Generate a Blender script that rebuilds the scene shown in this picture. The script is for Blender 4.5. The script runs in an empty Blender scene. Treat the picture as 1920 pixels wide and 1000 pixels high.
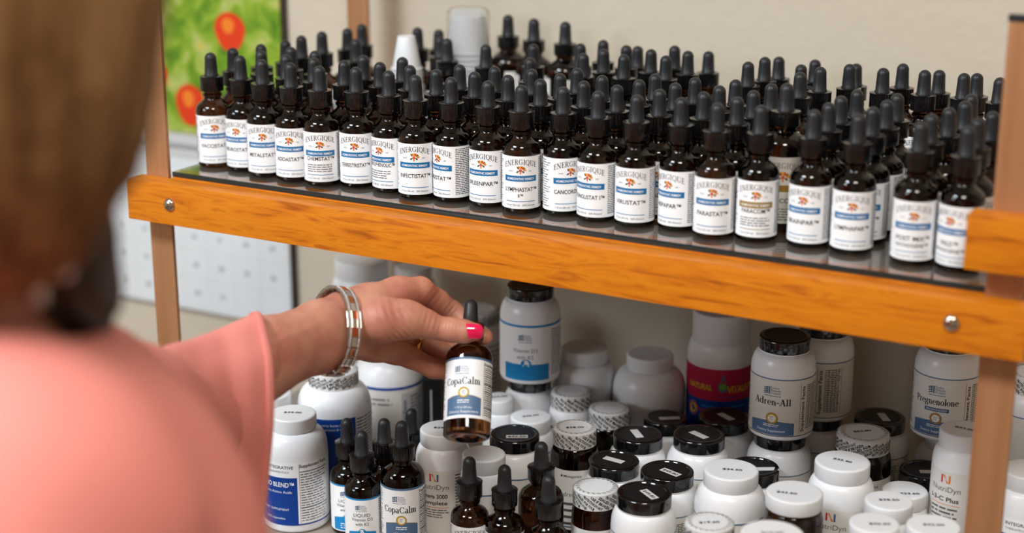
import bpy, bmesh, math, random
import numpy as np
from mathutils import Vector, Matrix
random.seed(4)
S = bpy.context.scene
COL = S.collection
PI = math.pi

# ---------------------------------------------------------------- camera
F = 3015.0
TH = math.atan(890 / F)
AZ = math.radians(29)
CAM = np.array([0.98945, -1.12883, 0.3405])
Vv = np.array([-math.sin(AZ) * math.cos(TH), math.cos(AZ) * math.cos(TH), -math.sin(TH)])
Rv = np.array([math.cos(AZ), math.sin(AZ), 0.0])
Uv = np.cross(Rv, Vv)
cam = bpy.data.cameras.new('camera')
camo = bpy.data.objects.new('camera', cam)
COL.objects.link(camo)
camo.matrix_world = Matrix(((Rv[0], Uv[0], -Vv[0], CAM[0]), (Rv[1], Uv[1], -Vv[1], CAM[1]), (Rv[2], Uv[2], -Vv[2], CAM[2]), (0, 0, 0, 1)))
cam.sensor_width = 36
cam.lens = 36 * F / 1920
cam.clip_start = 0.01
cam.dof.use_dof = True
cam.dof.focus_distance = 1.385
cam.dof.aperture_fstop = 2.8
S.camera = camo

# ---------------------------------------------------------------- light and exposure
S.view_settings.view_transform = 'Standard'
S.view_settings.look = 'None'
S.view_settings.exposure = 0.33
S.view_settings.gamma = 1.0
W = bpy.data.worlds.new('world')
S.world = W
W.use_nodes = True
W.node_tree.nodes['Background'].inputs[0].default_value = (0.80, 0.88, 1.0, 1)
W.node_tree.nodes['Background'].inputs[1].default_value = 0.5


def area(name, loc, target, sx, sy, power, color):
    l = bpy.data.lights.new(name, 'AREA')
    l.shape = 'RECTANGLE'
    l.size = sx
    l.size_y = sy
    l.energy = power
    l.color = color
    o = bpy.data.objects.new(name, l)
    COL.objects.link(o)
    o.location = loc
    d = Vector(target) - Vector(loc)
    o.rotation_euler = d.to_track_quat('-Z', 'Y').to_euler()
    return o


# daylight through the window behind the camera on the left, and two ceiling lamps
area('window_daylight', (-1.35, -2.9, 1.0), (0.4, 0.1, -0.1), 1.0, 0.75, 24, (0.86, 0.93, 1.0))
area('ceiling_lamp_light', (-0.25, -1.25, 1.46), (-0.1, -0.5, -1.0), 0.6, 0.6, 38, (0.84, 0.93, 1.0))
area('ceiling_lamp_light', (1.15, -1.3, 1.46), (0.9, -0.8, -1.0), 0.55, 0.55, 25, (1.0, 0.93, 0.84))


def world_at(px, py, k):
    return CAM + (Vv * F + Rv * (px - 960) + Uv * (500 - py)) * (k / F)


def on_z(px, py, z):
    d = Vv * F + Rv * (px - 960) + Uv * (500 - py)
    t = (z - CAM[2]) / d[2]
    return CAM + d * t, t * F


def on_y(px, py, y):
    d = Vv * F + Rv * (px - 960) + Uv * (500 - py)
    t = (y - CAM[1]) / d[1]
    return CAM + d * t, t * F


# ---------------------------------------------------------------- materials
def lin(c):
    return tuple(((v / 255) / 12.92 if v / 255 <= 0.04045 else ((v / 255 + 0.055) / 1.055) ** 2.4) for v in c)


MATS = {}


def mat(name, rgb=None, rough=0.5, metal=0.0, spec=0.5, trans=0.0, ior=1.45, coat=0.0, sss=0.0, linc=None, bump=None):
    if name in MATS:
        return MATS[name]
    m = bpy.data.materials.new(name)
    m.use_nodes = True
    nt = m.node_tree
    b = nt.nodes['Principled BSDF']
    c = linc if linc else lin(rgb)
    b.inputs['Base Color'].default_value = (*c, 1)
    m.diffuse_color = (*c, 1)
    b.inputs['Roughness'].default_value = rough
    b.inputs['Metallic'].default_value = metal
    b.inputs['Specular IOR Level'].default_value = spec
    b.inputs['Transmission Weight'].default_value = trans
    b.inputs['IOR'].default_value = ior
    b.inputs['Coat Weight'].default_value = coat
    if sss:
        b.inputs['Subsurface Weight'].default_value = sss
        b.inputs['Subsurface Radius'].default_value = (0.01, 0.004, 0.002)
        b.inputs['Subsurface Scale'].default_value = 1.0
    tc = nt.nodes.new('ShaderNodeTexCoord')
    n = nt.nodes.new('ShaderNodeTexNoise')
    n.inputs['Scale'].default_value = bump[0] if bump else 60
    n.inputs['Detail'].default_value = 3
    nt.links.new(tc.outputs['Object'], n.inputs['Vector'])
    if bump:
        bp = nt.nodes.new('ShaderNodeBump')
        bp.inputs['Strength'].default_value = bump[1]
        bp.inputs['Distance'].default_value = bump[2]
        nt.links.new(n.outputs['Fac'], bp.inputs['Height'])
        nt.links.new(bp.outputs['Normal'], b.inputs['Normal'])
    else:                       # faint roughness variation
        mr = nt.nodes.new('ShaderNodeMapRange')
        mr.inputs['To Min'].default_value = max(0.0, rough - 0.03)
        mr.inputs['To Max'].default_value = min(1.0, rough + 0.03)
        nt.links.new(n.outputs['Fac'], mr.inputs['Value'])
        nt.links.new(mr.outputs['Result'], b.inputs['Roughness'])
    MATS[name] = m
    return m


def ramp_color(m, scale, stops, stretch=(1, 1, 1), detail=4, dist=0.0, tex='noise'):
    nt = m.node_tree
    b = nt.nodes['Principled BSDF']
    tc = nt.nodes.new('ShaderNodeTexCoord')
    mp = nt.nodes.new('ShaderNodeMapping')
    mp.inputs['Scale'].default_value = stretch
    n = nt.nodes.new('ShaderNodeTexNoise')
    n.inputs['Scale'].default_value = scale
    n.inputs['Detail'].default_value = detail
    n.inputs['Distortion'].default_value = dist
    r = nt.nodes.new('ShaderNodeValToRGB')
    while len(r.color_ramp.elements) < len(stops):
        r.color_ramp.elements.new(0.5)
    for e, (p, c) in zip(r.color_ramp.elements, stops):
        e.position = p
        e.color = (*lin(c), 1)
    nt.links.new(tc.outputs['Object'], mp.inputs['Vector'])
    nt.links.new(mp.outputs['Vector'], n.inputs['Vector'])
    nt.links.new(n.outputs['Fac'], r.inputs['Fac'])
    nt.links.new(r.outputs['Color'], b.inputs['Base Color'])


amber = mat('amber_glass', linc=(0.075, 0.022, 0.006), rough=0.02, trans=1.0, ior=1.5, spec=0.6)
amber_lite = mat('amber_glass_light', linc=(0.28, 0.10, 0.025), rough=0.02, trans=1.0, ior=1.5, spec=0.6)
rubber = mat('black_rubber', (38, 39, 42), rough=0.42, spec=0.45)
capblk = mat('ribbed_black_plastic', (16, 15, 16), rough=0.25, spec=0.5, coat=0.4, bump=(220, 0.35, 0.001))
paper = mat('label_paper', (247, 248, 250), rough=0.45)
cream = mat('cream_label_paper', (228, 224, 217), rough=0.45)
ink = mat('black_ink', (28, 27, 30), rough=0.5)
inkg = mat('grey_ink', (92, 90, 92), rough=0.5)
blue = mat('blue_band_ink', (0, 108, 166), rough=0.45)
steel = mat('slate_blue_ink', (84, 114, 150), rough=0.45)
sky_ = mat('bright_blue_ink', (20, 135, 200), rough=0.45)
navy = mat('royal_blue_ink', (0, 62, 150), rough=0.4)
orange = mat('orange_ink', (232, 120, 30), rough=0.5)
redi = mat('red_ink', (206, 34, 40), rough=0.5)
yel = mat('yellow_ink', (222, 180, 40), rough=0.5)
greenk = mat('green_ink', (60, 70, 40), rough=0.5)
gold = mat('olive_gold_ink', (150, 120, 40), rough=0.5)
mag = mat('magenta_ink', (190, 20, 70), rough=0.45)
hdpe = mat('white_plastic_bottle', (240, 241, 244), rough=0.28, spec=0.5)
capw = mat('white_plastic_cap', (234, 236, 239), rough=0.38)
capgloss = mat('glossy_black_cap_plastic', (14, 14, 16), rough=0.12, spec=0.7, coat=0.6)
capmatte = mat('black_cap_disc', (24, 24, 26), rough=0.38)
stick = mat('price_sticker_paper', (222, 222, 222), rough=0.5)
tan = mat('tan_mark', (176, 142, 92), rough=0.5)
chrome = mat('chrome_bolt', (200, 190, 180), rough=0.12, metal=1.0)
silver = mat('silver_metal', (205, 200, 196), rough=0.18, metal=1.0)
copper = mat('rose_gold_metal', (196, 124, 84), rough=0.2, metal=1.0)
goldm = mat('gold_ring_metal', (214, 160, 82), rough=0.15, metal=1.0)
nailm = mat('pink_nail_polish', (222, 10, 78), rough=0.12, spec=0.6, coat=0.8)
glassy = mat('clear_glass', linc=(0.86, 0.87, 0.86), rough=0.01, trans=1.0, ior=1.45)
glass_edge = mat('dark_teal_glass_edge', (30, 44, 46), rough=0.12, spec=0.6)
panelm = mat('grey_shelf_panel', (150, 138, 130), rough=0.35)
white_card = mat('white_card', (228, 232, 236), rough=0.5)
silv2 = mat('brushed_silver_line', (190, 190, 190), rough=0.3)
clearp = mat('clear_plastic_sleeve', linc=(0.9, 0.9, 0.9), rough=0.12, trans=0.9, ior=1.2)
wallm = mat('beige_wall_paint', (206, 194, 176), rough=0.75, bump=(55, 0.25, 0.004))
ceilm = mat('white_ceiling', (225, 222, 215), rough=0.8)
floorm = mat('brown_carpet', (120, 104, 90), rough=0.9)
wood = mat('orange_oak', (205, 122, 30), rough=0.42, spec=0.35)
ramp_color(wood, 9, [(0.28, (160, 80, 12)), (0.42, (204, 114, 16)), (0.56, (216, 128, 22)), (0.7, (182, 94, 14))], (1.7, 14, 14), 10, 1.0)
postm = mat('bronze_metal_post', (168, 118, 84), rough=0.38, metal=0.35)
ramp_color(postm, 14, [(0.3, (170, 118, 80)), (0.7, (186, 136, 96))], (6, 6, 0.25), 5)
skin = mat('skin', (208, 148, 126), rough=0.46, sss=0.08, bump=(900, 0.25, 0.0006))
ramp_color(skin, 45, [(0.3, (178, 108, 92)), (0.5, (190, 128, 106)), (0.7, (198, 142, 116))], (1, 1, 1), 5)
top_m = mat('coral_pink_fabric', (221, 134, 124), rough=0.75, bump=(700, 0.2, 0.0005))
hairm = mat('light_brown_hair', (140, 104, 74), rough=0.5, spec=0.3)
ramp_color(hairm, 10, [(0.25, (74, 46, 24)), (0.5, (118, 84, 50)), (0.75, (150, 114, 74))], (9, 9, 0.7), 4, 0.4)
hairdark = mat('dark_brown_hair', (52, 38, 30), rough=0.55)
counter = mat('grey_beige_counter', (150, 138, 126), rough=0.35)
eye_m = mat('eye_white', (225, 220, 215), rough=0.2)


# ---------------------------------------------------------------- object helpers
def empty(name, loc, rz=0.0):
    o = bpy.data.objects.new(name, None)
    COL.objects.link(o)
    o.empty_display_size = 0.01
    o.location = loc
    o.rotation_euler = (0, 0, rz)
    return o


def tag(o, label, cat, group=None):
    o['label'] = label
    o['category'] = cat
    if group:
        o['group'] = group
    return o


def struct(o):
    o['kind'] = 'structure'
    return o


def mesh_obj(name, verts, faces, mats, parent=None, midx=None, smooth=True, sharp=None):
    me = bpy.data.meshes.new(name)
    me.from_pydata([tuple(map(float, v)) for v in verts], [], faces)
    for m in (mats if isinstance(mats, (list, tuple)) else [mats]):
        me.materials.append(m)
    if midx is not None:
        me.polygons.foreach_set('material_index', midx)
    if smooth:
        me.polygons.foreach_set('use_smooth', [True] * len(me.polygons))
        if sharp is not None:
            me.set_sharp_from_angle(angle=math.radians(sharp))
    me.update()
    o = bpy.data.objects.new(name, me)
    COL.objects.link(o)
    o.parent = parent
    return o


def inst(name, me, parent=None):
    o = bpy.data.objects.new(name, me)
    COL.objects.link(o)
    o.parent = parent
    return o


def copy_tree(o, parent=None):
    c = o.copy()
    COL.objects.link(c)
    c.parent = parent
    for ch in o.children:
        copy_tree(ch, c)
    return c


def box_bm(bm, x0, x1, y0, y1, z0, z1, bev=0.0, seg=2, m=0):
    r = bmesh.ops.create_cube(bm, size=1)
    vs = r['verts']
    for v in vs:
        v.co = Vector(((x0 + x1) / 2 + v.co.x * (x1 - x0), (y0 + y1) / 2 + v.co.y * (y1 - y0), (z0 + z1) / 2 + v.co.z * (z1 - z0)))
    fs = set(f for v in vs for f in v.link_faces)
    for f in fs:
        f.material_index = m
    if bev:
        es = set(e for v in vs for e in v.link_edges)
        bmesh.ops.bevel(bm, geom=list(es), offset=bev, segments=seg, affect='EDGES', profile=0.7)


def bm_obj(name, bm, mats, parent=None, smooth=30):
    me = bpy.data.meshes.new(name)
    bm.to_mesh(me)
    bm.free()
    for m in (mats if isinstance(mats, (list, tuple)) else [mats]):
        me.materials.append(m)
    if smooth:
        me.polygons.foreach_set('use_smooth', [True] * len(me.polygons))
        me.set_sharp_from_angle(angle=math.radians(smooth))
    o = bpy.data.objects.new(name, me)
    COL.objects.link(o)
    o.parent = parent
    return o


def box(name, x0, x1, y0, y1, z0, z1, m, parent=None, bev=0.0):
    bm = bmesh.new()
    box_bm(bm, x0, x1, y0, y1, z0, z1, bev)
    return bm_obj(name, bm, m, parent)


def lathe(prof, seg=40, ribs=None):
    """prof: list of (r, z); closed at the axis. ribs: (z0, z1, count, depth)"""
    vs, fs = [], []
    rings = []
    for (r, z) in prof:
        if r < 1e-7:
            rings.append([len(vs)])
            vs.append((0, 0, z))
        else:
            ring = []
            for i in range(seg):
                a = 2 * PI * i / seg
                rr = r
                if ribs and ribs[0] <= z <= ribs[1] and i % 2:
                    rr = r - ribs[2]
                ring.append(len(vs))
                vs.append((rr * math.cos(a), rr * math.sin(a), z))
            rings.append(ring)
    for a, b in zip(rings[:-1], rings[1:]):
        if len(a) == 1 and len(b) == 1:
            continue
        if len(a) == 1:
            for i in range(seg):
                fs.append((a[0], b[(i + 1) % seg], b[i]))
        elif len(b) == 1:
            for i in range(seg):
                fs.append((a[i], a[(i + 1) % seg], b[0]))
        else:
            for i in range(seg):
                fs.append((a[i], a[(i + 1) % seg], b[(i + 1) % seg], b[i]))
    return vs, fs


def lathe_obj(name, prof, m, parent=None, seg=40, ribs=None, sharp=35):
    vs, fs = lathe(prof, seg, ribs)
    return mesh_obj(name, vs, fs, m, parent, sharp=sharp)


def arc(cx, cz, r1, r2, a0, a1, n):
    return [(cx + r1 * math.cos(math.radians(a0 + (a1 - a0) * i / n)), cz + r2 * math.sin(math.radians(a0 + (a1 - a0) * i / n))) for i in range(n + 1)]


# ---------------------------------------------------------------- text and decals
TXT = {}


def text_flat(s, bold=0.0, res=3):
    key = (s, bold, res)
    if key in TXT:
        return TXT[key]
    c = bpy.data.curves.new('lettering', 'FONT')
    c.body = s
    c.size = 1.0
    c.resolution_u = res
    c.offset = bold
    c.align_x = 'CENTER'
    o = bpy.data.objects.new('lettering', c)
    COL.objects.link(o)
    me = bpy.data.meshes.new_from_object(o)
    bm = bmesh.new()
    bm.from_mesh(me)
    bmesh.ops.triangulate(bm, faces=bm.faces[:])
    xs = [v.co.x for v in bm.verts] or [0]
    x0, x1 = min(xs), max(xs)
    for v in bm.verts:
        v.co.x -= (x0 + x1) / 2
    vs = [(v.co.x, v.co.y) for v in bm.verts]
    bm.verts.index_update()
    fs = [tuple(v.index for v in f.verts) for f in bm.faces]
    bm.free()
    bpy.data.objects.remove(o)
    bpy.data.curves.remove(c)
    bpy.data.meshes.remove(me)
    TXT[key] = (vs, fs, x1 - x0)
    return TXT[key]


# a small roman letter set drawn from thick and thin strokes, for the serifed wordmarks
def serif_glyph(ch, T=0.115, t=0.045):
    P = []
    q = lambda *p: P.append(list(p))
    V = lambda x, y0, y1, w=T: q((x - w / 2, y0), (x + w / 2, y0), (x + w / 2, y1), (x - w / 2, y1))
    Hh = lambda x0, x1, y, w=t: q((x0, y), (x1, y), (x1, y + w), (x0, y + w))

    def Dg(x0, y0, x1, y1, w):
        q((x0 - w / 2, y0), (x0 + w / 2, y0), (x1 + w / 2, y1), (x1 - w / 2, y1))

    def A(cx, cy, rx, ry, a0, a1, n=18):
        for i in range(n):
            pts = []
            for k in (i, i + 1):
                a = math.radians(a0 + (a1 - a0) * k / n)
                w = t + (T - t) * abs(math.cos(a)) ** 1.3
                for s in (-1, 1):
                    pts.append((cx + (rx + s * w / 2) * math.cos(a), cy + (ry + s * w / 2 * 0.7) * math.sin(a)))
            q(pts[0], pts[1], pts[3], pts[2])
    Sf = lambda x, y, w=0.24: Hh(x - w / 2, x + w / 2, y, t)
    up = 0.7
    xh = 0.48
    c = ch
    if c == 'E':
        V(.13, 0, up); Hh(.03, .46, 0); Hh(.03, .44, up - t); Hh(.13, .36, .35); V(.45, 0, .17, t); V(.43, .55, up, t); V(.36, .27, .46, t); w = .52
    elif c == 'N':
        V(.13, 0, up, t * 1.2); Dg(.56, 0, .10, up, T * 1.15); V(.56, 0, up, t * 1.2); Sf(.13, 0); Sf(.10, up - t); Sf(.57, up - t); w = .70
    elif c == 'R':
        V(.13, 0, up); A(.27, .52, .16, .155, -90, 90); Hh(.13, .29, up - t); Hh(.13, .29, .345); Dg(.52, 0, .27, .37, T * 1.1); Sf(.13, 0); Sf(.53, 0, .18); Hh(.02, .14, up - t); w = .60
    elif c in 'GCQ':
        A(.36, .35, .28, .33, 38, 322 if c != 'Q' else 398)
        if c != 'Q':
            V(.58, .50, .66, t)
        if c == 'G':
            V(.56, .06, .32); Hh(.44, .68, .32 - t)
        if c == 'Q':
            Dg(.66, -.14, .36, .10, T)
        w = .70 if c != 'C' else .66
    elif c == 'I':
        V(.15, 0, up); Sf(.15, 0); Sf(.15, up - t); w = .30
    elif c == 'U':
        V(.15, .2, up); V(.55, .2, up, t); A(.35, .22, .20, .21, 180, 360); Sf(.15, up - t, .27); Sf(.55, up - t, .22); w = .70
    elif c == 'A':
        Dg(.10, 0, .33, up, t * 1.2); Dg(.57, 0, .33, up, T * 1.2); Hh(.18, .48, .22); Sf(.10, 0); Sf(.57, 0, .26); w = .68
    elif c == 'P':
        V(.13, 0, up); A(.27, .50, .19, .175, -90, 90); Hh(.13, .29, up - t); Hh(.13, .29, .30); Sf(.13, 0, .28); Hh(.02, .14, up - t); w = .56
    elif c == 'o':
        A(.24, .24, .18, .23, 0, 360, 28); w = .48
    elif c == 'e':
        A(.24, .24, .18, .23, 0, 320, 26); Hh(.07, .42, .25); w = .46
    elif c == 'a':
        V(.34, .03, .36); A(.22, .36, .12, .11, 0, 150, 10); A(.20, .14, .13, .12, 0, 360, 20); Hh(.32, .46, 0); w = .47
    elif c == 'd':
        A(.22, .24, .17, .23, 0, 360, 26); V(.39, 0, .74); Hh(.28, .40, .74 - t); Hh(.36, .50, 0); w = .52
    elif c == 'p':
        A(.28, .24, .17, .23, 0, 360, 26); V(.12, -.22, xh); Sf(.12, -.22, .24); Hh(.01, .13, xh - t); w = .50
    elif c == 'g':
        A(.22, .30, .14, .17, 0, 360, 24); A(.23, -.06, .18, .13, 0, 360, 24); Dg(.12, .05, .16, .15, T * .8); Hh(.33, .47, .44); w = .48
    elif c == 'l':
        V(.13, 0, .74); Sf(.13, 0, .25); Hh(.02, .14, .74 - t); w = .26
    elif c in 'nm':
        V(.12, 0, xh); Hh(.01, .13, xh - t); A(.25, .28, .13, .19, 0, 150, 12); V(.38, 0, .30); Sf(.12, 0, .22); Sf(.38, 0, .22); w = .51
        if c == 'm':
            A(.51, .28, .13, .19, 0, 150, 12); V(.64, 0, .30); Sf(.64, 0, .22); w = .77
    elif c == 'r':
        V(.12, 0, xh); Hh(.01, .13, xh - t); A(.26, .30, .13, .16, 40, 150, 8); Sf(.12, 0, .24); w = .38
    elif c == '-':
        Hh(.03, .25, .22, T * .7); w = .28
    else:
        w = .3
    return P, w


def serif_flat(s, bold=0.0):
    key = (s, bold, 'serif')
    if key in TXT:
        return TXT[key]
    vs, fs, x = [], [], 0.0
    for ch in s:
        P, w = serif_glyph(ch, 0.115 + bold, 0.045 + bold * 0.3)
        for n_, p in enumerate(P):
            b = len(vs)
            vs += [(x + a, c) for a, c in p]
            fs.append((b, b + 1, b + 2, b + 3))
        x += w + 0.035
    xs = [v[0] for v in vs]
    x0, x1 = min(xs), max(xs)
    vs = [(v[0] - (x0 + x1) / 2, v[1]) for v in vs]
    TXT[key] = (vs, fs, x1 - x0)
    return TXT[key]


class Decal:
    """graphics in unrolled millimetres (u right, v up), later wrapped on a cylinder or laid flat"""

    def __init__(self):
        self.v, self.f, self.m = [], [], []
        self.mats = []

    def mi(self, m):
        if m not in self.mats:
            self.mats.append(m)
        return self.mats.index(m)

    def rect(self, u0, u1, v0, v1, m, lay, step=1.2):
        n = max(1, int(abs(u1 - u0) / step))
        b = len(self.v)
        for i in range(n + 1):
            u = u0 + (u1 - u0) * i / n
            self.v += [(u, v0, lay), (u, v1, lay)]
        for i in range(n):
            self.f.append((b + 2 * i, b + 2 * i + 2, b + 2 * i + 3, b + 2 * i + 1))
            self.m.append(self.mi(m))

    def poly(self, pts, m, lay):
        b = len(self.v)
        self.v += [(p[0], p[1], lay) for p in pts]
        self.f.append(tuple(range(b, b + len(pts))))
        self.m.append(self.mi(m))

    def disc(self, u, v, r, m, lay, n=16, sx=1.0, rot=0.0):
        self.poly([(u + math.cos(rot) * r * sx * math.cos(2 * PI * i / n) - math.sin(rot) * r * math.sin(2 * PI * i / n),
                    v + math.sin(rot) * r * sx * math.cos(2 * PI * i / n) + math.cos(rot) * r * math.sin(2 * PI * i / n)) for i in range(n)], m, lay)

    def text(self, s, u, v, size, m, lay=2, xs=1.0, bold=0.0, width=None, bend=0.0, rot=0.0, res=3, u0=None, u1=None, serif=False):
        vs, fs, w = serif_flat(s, bold) if serif else text_flat(s, bold, res)
        if width:
            xs = width / (w * size)
        b = len(self.v)
        cr, sr = math.cos(rot), math.sin(rot)
        out = []
        for (x, y) in vs:
            X, Y = x * size * xs, y * size
            if bend:
                Y -= bend * X * X
            out.append((u + X * cr - Y * sr, v + X * sr + Y * cr, lay))
        keep = fs
        if u0 is not None:
            keep = [f for f in fs if all(u0 <= out[i][0] <= u1 for i in f)]
        self.v += out
        for f in keep:
            self.f.append(tuple(b + i for i in f))
            self.m.append(self.mi(m))

    def lines(self, u0, u1, v0, v1, n, m, lay=2, fill=0.55, seed=1, gap=True):
        rnd = random.Random(seed)
        h = (v1 - v0) / n
        for i in range(n):
            va = v1 - (i + 1) * h + h * (1 - fill) / 2
            u = u0
            end = u1 - rnd.random() * (u1 - u0) * 0.25
            while u < end:
                w = min(end - u, (0.8 + rnd.random() * 2.4) * max(0.5, h))
                if w > 0.1:
                    self.rect(u, u + w, va, va + h * fill, m, lay, step=2.0)
                u += w + (0.35 * h if gap else 0)

    def flower(self, u, v, s, lay=2):
        for k in range(11):
            a = PI * (0.02 + 0.96 * k / 10) if k < 8 else PI * (1.2 + 0.3 * (k - 8))
            r = s * (1.15 if k < 8 else 0.9)
            m = (orange, yel, greenk, orange, redi, yel, orange, greenk, greenk, orange, greenk)[k]
            self.disc(u + r * math.cos(a) * 1.15, v + r * math.sin(a) * 0.85, s * 0.26, m, lay, 8, 1.9, a)
        self.disc(u, v, s * 0.45, redi, lay + 0.3, 12)
        self.disc(u, v + 0.05 * s, s * 0.2, orange, lay + 0.6, 8)

    def wrap(self, name, r, parent, lay_h=0.00006, base=0.00018):
        """u,v in mm -> cylinder of radius r (m), u=0 faces -Y"""
        vs = []
        for (u, v, l) in self.v:
            a = (u * 0.001) / r
            rr = r + base + l * lay_h
            vs.append((rr * math.sin(a), -rr * math.cos(a), v * 0.001))
        return mesh_obj(name, vs, self.f, self.mats, parent, self.m, smooth=False)

    def flat(self, name, parent, z=0.0, lay_h=0.00008):
        return mesh_obj(name, [(u * 0.001, v * 0.001, z + l * lay_h) for (u, v, l) in self.v], self.f, self.mats, parent, self.m, smooth=False)


# ---------------------------------------------------------------- dropper bottles
def glass_prof(R, hb, neck, shoulder, zn):
    """R body radius, hb height where the shoulder starts, zn top of neck"""
    p = [(0, 0.0012), (R * 0.6, 0.0008), (R * 0.82, 0.0)]
    p += arc(R * 0.86, R * 0.14, R * 0.14, R * 0.14, -70, 0, 4)
    p += [(R, hb)]
    p += arc(R - shoulder * 0.85, hb, shoulder * 0.85, shoulder * 0.95, 8, 62, 8)
    p += [(neck * 1.06, hb + shoulder * 1.16), (neck, hb + shoulder * 1.3), (neck, hb + shoulder * 1.3 + 0.0012),
          (neck * 1.14, hb + shoulder * 1.3 + 0.002), (neck * 1.14, hb + shoulder * 1.3 + 0.004), (neck * 0.98, hb + shoulder * 1.3 + 0.005)]
    p += [(neck * 0.98, zn), (0, zn)]
    return p


def cap_prof(rc, z0, z1):
    return [(rc * 0.8, z0), (rc * 0.97, z0 + 0.0001), (rc, z0 + 0.0006), (rc, z1 - 0.0012), (rc * 1.03, z1 - 0.0008), (rc * 1.03, z1 - 0.0003), (rc * 0.96, z1), (0, z1)]


def bulb_prof(r, z0, z1):
    L = z1 - z0
    p = [(r * 1.1, z0 - 0.0004), (r * 1.1, z0 + 0.0008), (r * 1.0, z0 + 0.0018), (r * 0.94, z0 + L * 0.4), (r * 0.88, z0 + L * 0.68)]
    p += arc(0, z1 - r * 0.9, r * 0.88, r * 0.9, 0, 90, 9)
    p[-1] = (0, z1)
    return p


ENV = {}


def dropper_meshes(kind):
    if kind in ENV:
        return ENV[kind]
    if kind == 'small':
        g = glass_prof(0.0163, 0.0525, 0.0079, 0.0092, 0.0745)
        c = cap_prof(0.0108, 0.0712, 0.0852)
        b = bulb_prof(0.0062, 0.0852, 0.107)
    else:
        g = glass_prof(0.0193, 0.067, 0.0088, 0.011, 0.0885)
        c = cap_prof(0.0114, 0.0848, 0.0965)
        b = bulb_prof(0.0064, 0.0965, 0.1185)
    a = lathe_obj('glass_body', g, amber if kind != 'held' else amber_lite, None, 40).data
    cc = lathe_obj('ribbed_cap', c, capblk, None, 72, ribs=(0.01, c[4][1] - 0.0004, 0.00028)).data
    bb = lathe_obj('dropper_bulb', b, rubber, None, 28, sharp=60).data
    for me in (a, cc, bb):
        for o in list(bpy.data.objects):
            if o.data == me:
                bpy.data.objects.remove(o)
    ENV[kind] = (a, cc, bb)
    return ENV[kind]


def energique_label(name1, name2='', band=blue, variant=0, detail=True):
    """white wrap label for the one ounce bottle"""
    d = Decal()
    d.rect(-43, 43, 4.5, 49.5, paper, 0)
    d.text('ENERGIQUE', 0, 42.6, 6.6, inkg if variant == 2 else ink, 2, width=28.5, bend=0.016, serif=True)
    d.flower(0, 37.6, 2.7)
    d.text('SINCE', -8.2, 36.4, 1.5, ink, 2)
    d.text('1987', 8.2, 36.4, 1.5, ink, 2)
    d.rect(-14.5, 14.5, 28.0, 33.0, band, 1)
    d.text('HOMEOPATHIC REMEDY', 0, 29.4, 2.7, paper, 2, width=24, bold=0.02)
    y = 19.5 if variant != 1 else 24.0
    n = len(name1)
    d.text(name1 + '\u2122', 0.4, y, 4.9, ink, 2, width=min(28.5, 3.0 * n + 2.5), bold=0.016)
    if name2:
        d.text(name2 + '\u2122', 0, y - 5.0, 4.0, ink, 2, width=min(25, 2.6 * len(name2) + 1.5), bold=0.012)
    if variant == 1:
        d.lines(-12.5, 12.5, 13.0, 21.0, 4, inkg, 2, 0.42, seed=n)
    d.rect(-13, 13, 10.6, 11.2, band, 1)
    d.text('1 fl oz (30 ml)   20% Ethanol', 0, 7.0, 2.1, ink, 2, width=25)
    if detail:
        d.lines(17.5, 40, 7, 48, 26, inkg, 2, 0.5, seed=n + 2)
        d.lines(-40, -17.5, 7, 48, 20, inkg, 2, 0.35, seed=n + 5)
    return d


def facing(x, y):
    """yaw so that local -Y looks at the camera"""
    return math.atan2(CAM[1] - y, CAM[0] - x) + PI / 2


def dropper(kind, x, y, z, label_mesh, yaw=0.0, name='dropper_bottle'):
    root = empty(name, (x, y, z), facing(x, y) + yaw)
    g, c, b = dropper_meshes(kind)
    inst('glass_body', g, root)
    inst('ribbed_cap', c, root)
    inst('dropper_bulb', b, root)
    if label_mesh is not None:
        inst('label', label_mesh, root)
    return root


def wrap_mesh(dec, r):
    o = dec.wrap('label', r, None)
    me = o.data
    bpy.data.objects.remove(o)
    return me


def vlogo(d, u, v, s, m):
    """leaf-and-column mark with three lines of small type beside it"""
    for k in range(4):
        d.disc(u - 2.1 * s, v + (1.5 - k) * s, 0.42 * s, m, 2, 8, 2.2, 0.4)
        d.disc(u - 3.4 * s, v + (1.2 - k) * s, 0.34 * s, m, 2, 8, 2.0, 0.4)
    d.rect(u - 1.1 * s, u - 0.4 * s, v - 2.2 * s, v + 2.2 * s, m, 2)
    d.text('Ortho', u + 2.2 * s, v + 0.9 * s, 1.9 * s, m, 2)
    d.text('Molecular', u + 3.0 * s, v - 0.6 * s, 1.9 * s, m, 2, width=5.6 * s)
    d.text('Products', u + 2.8 * s, v - 2.1 * s, 1.9 * s, m, 2, width=5.2 * s)
    d.lines(u - 3.5 * s, u + 6 * s, v - 3.6 * s, v - 2.8 * s, 1, m, 2, 0.5)


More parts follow.
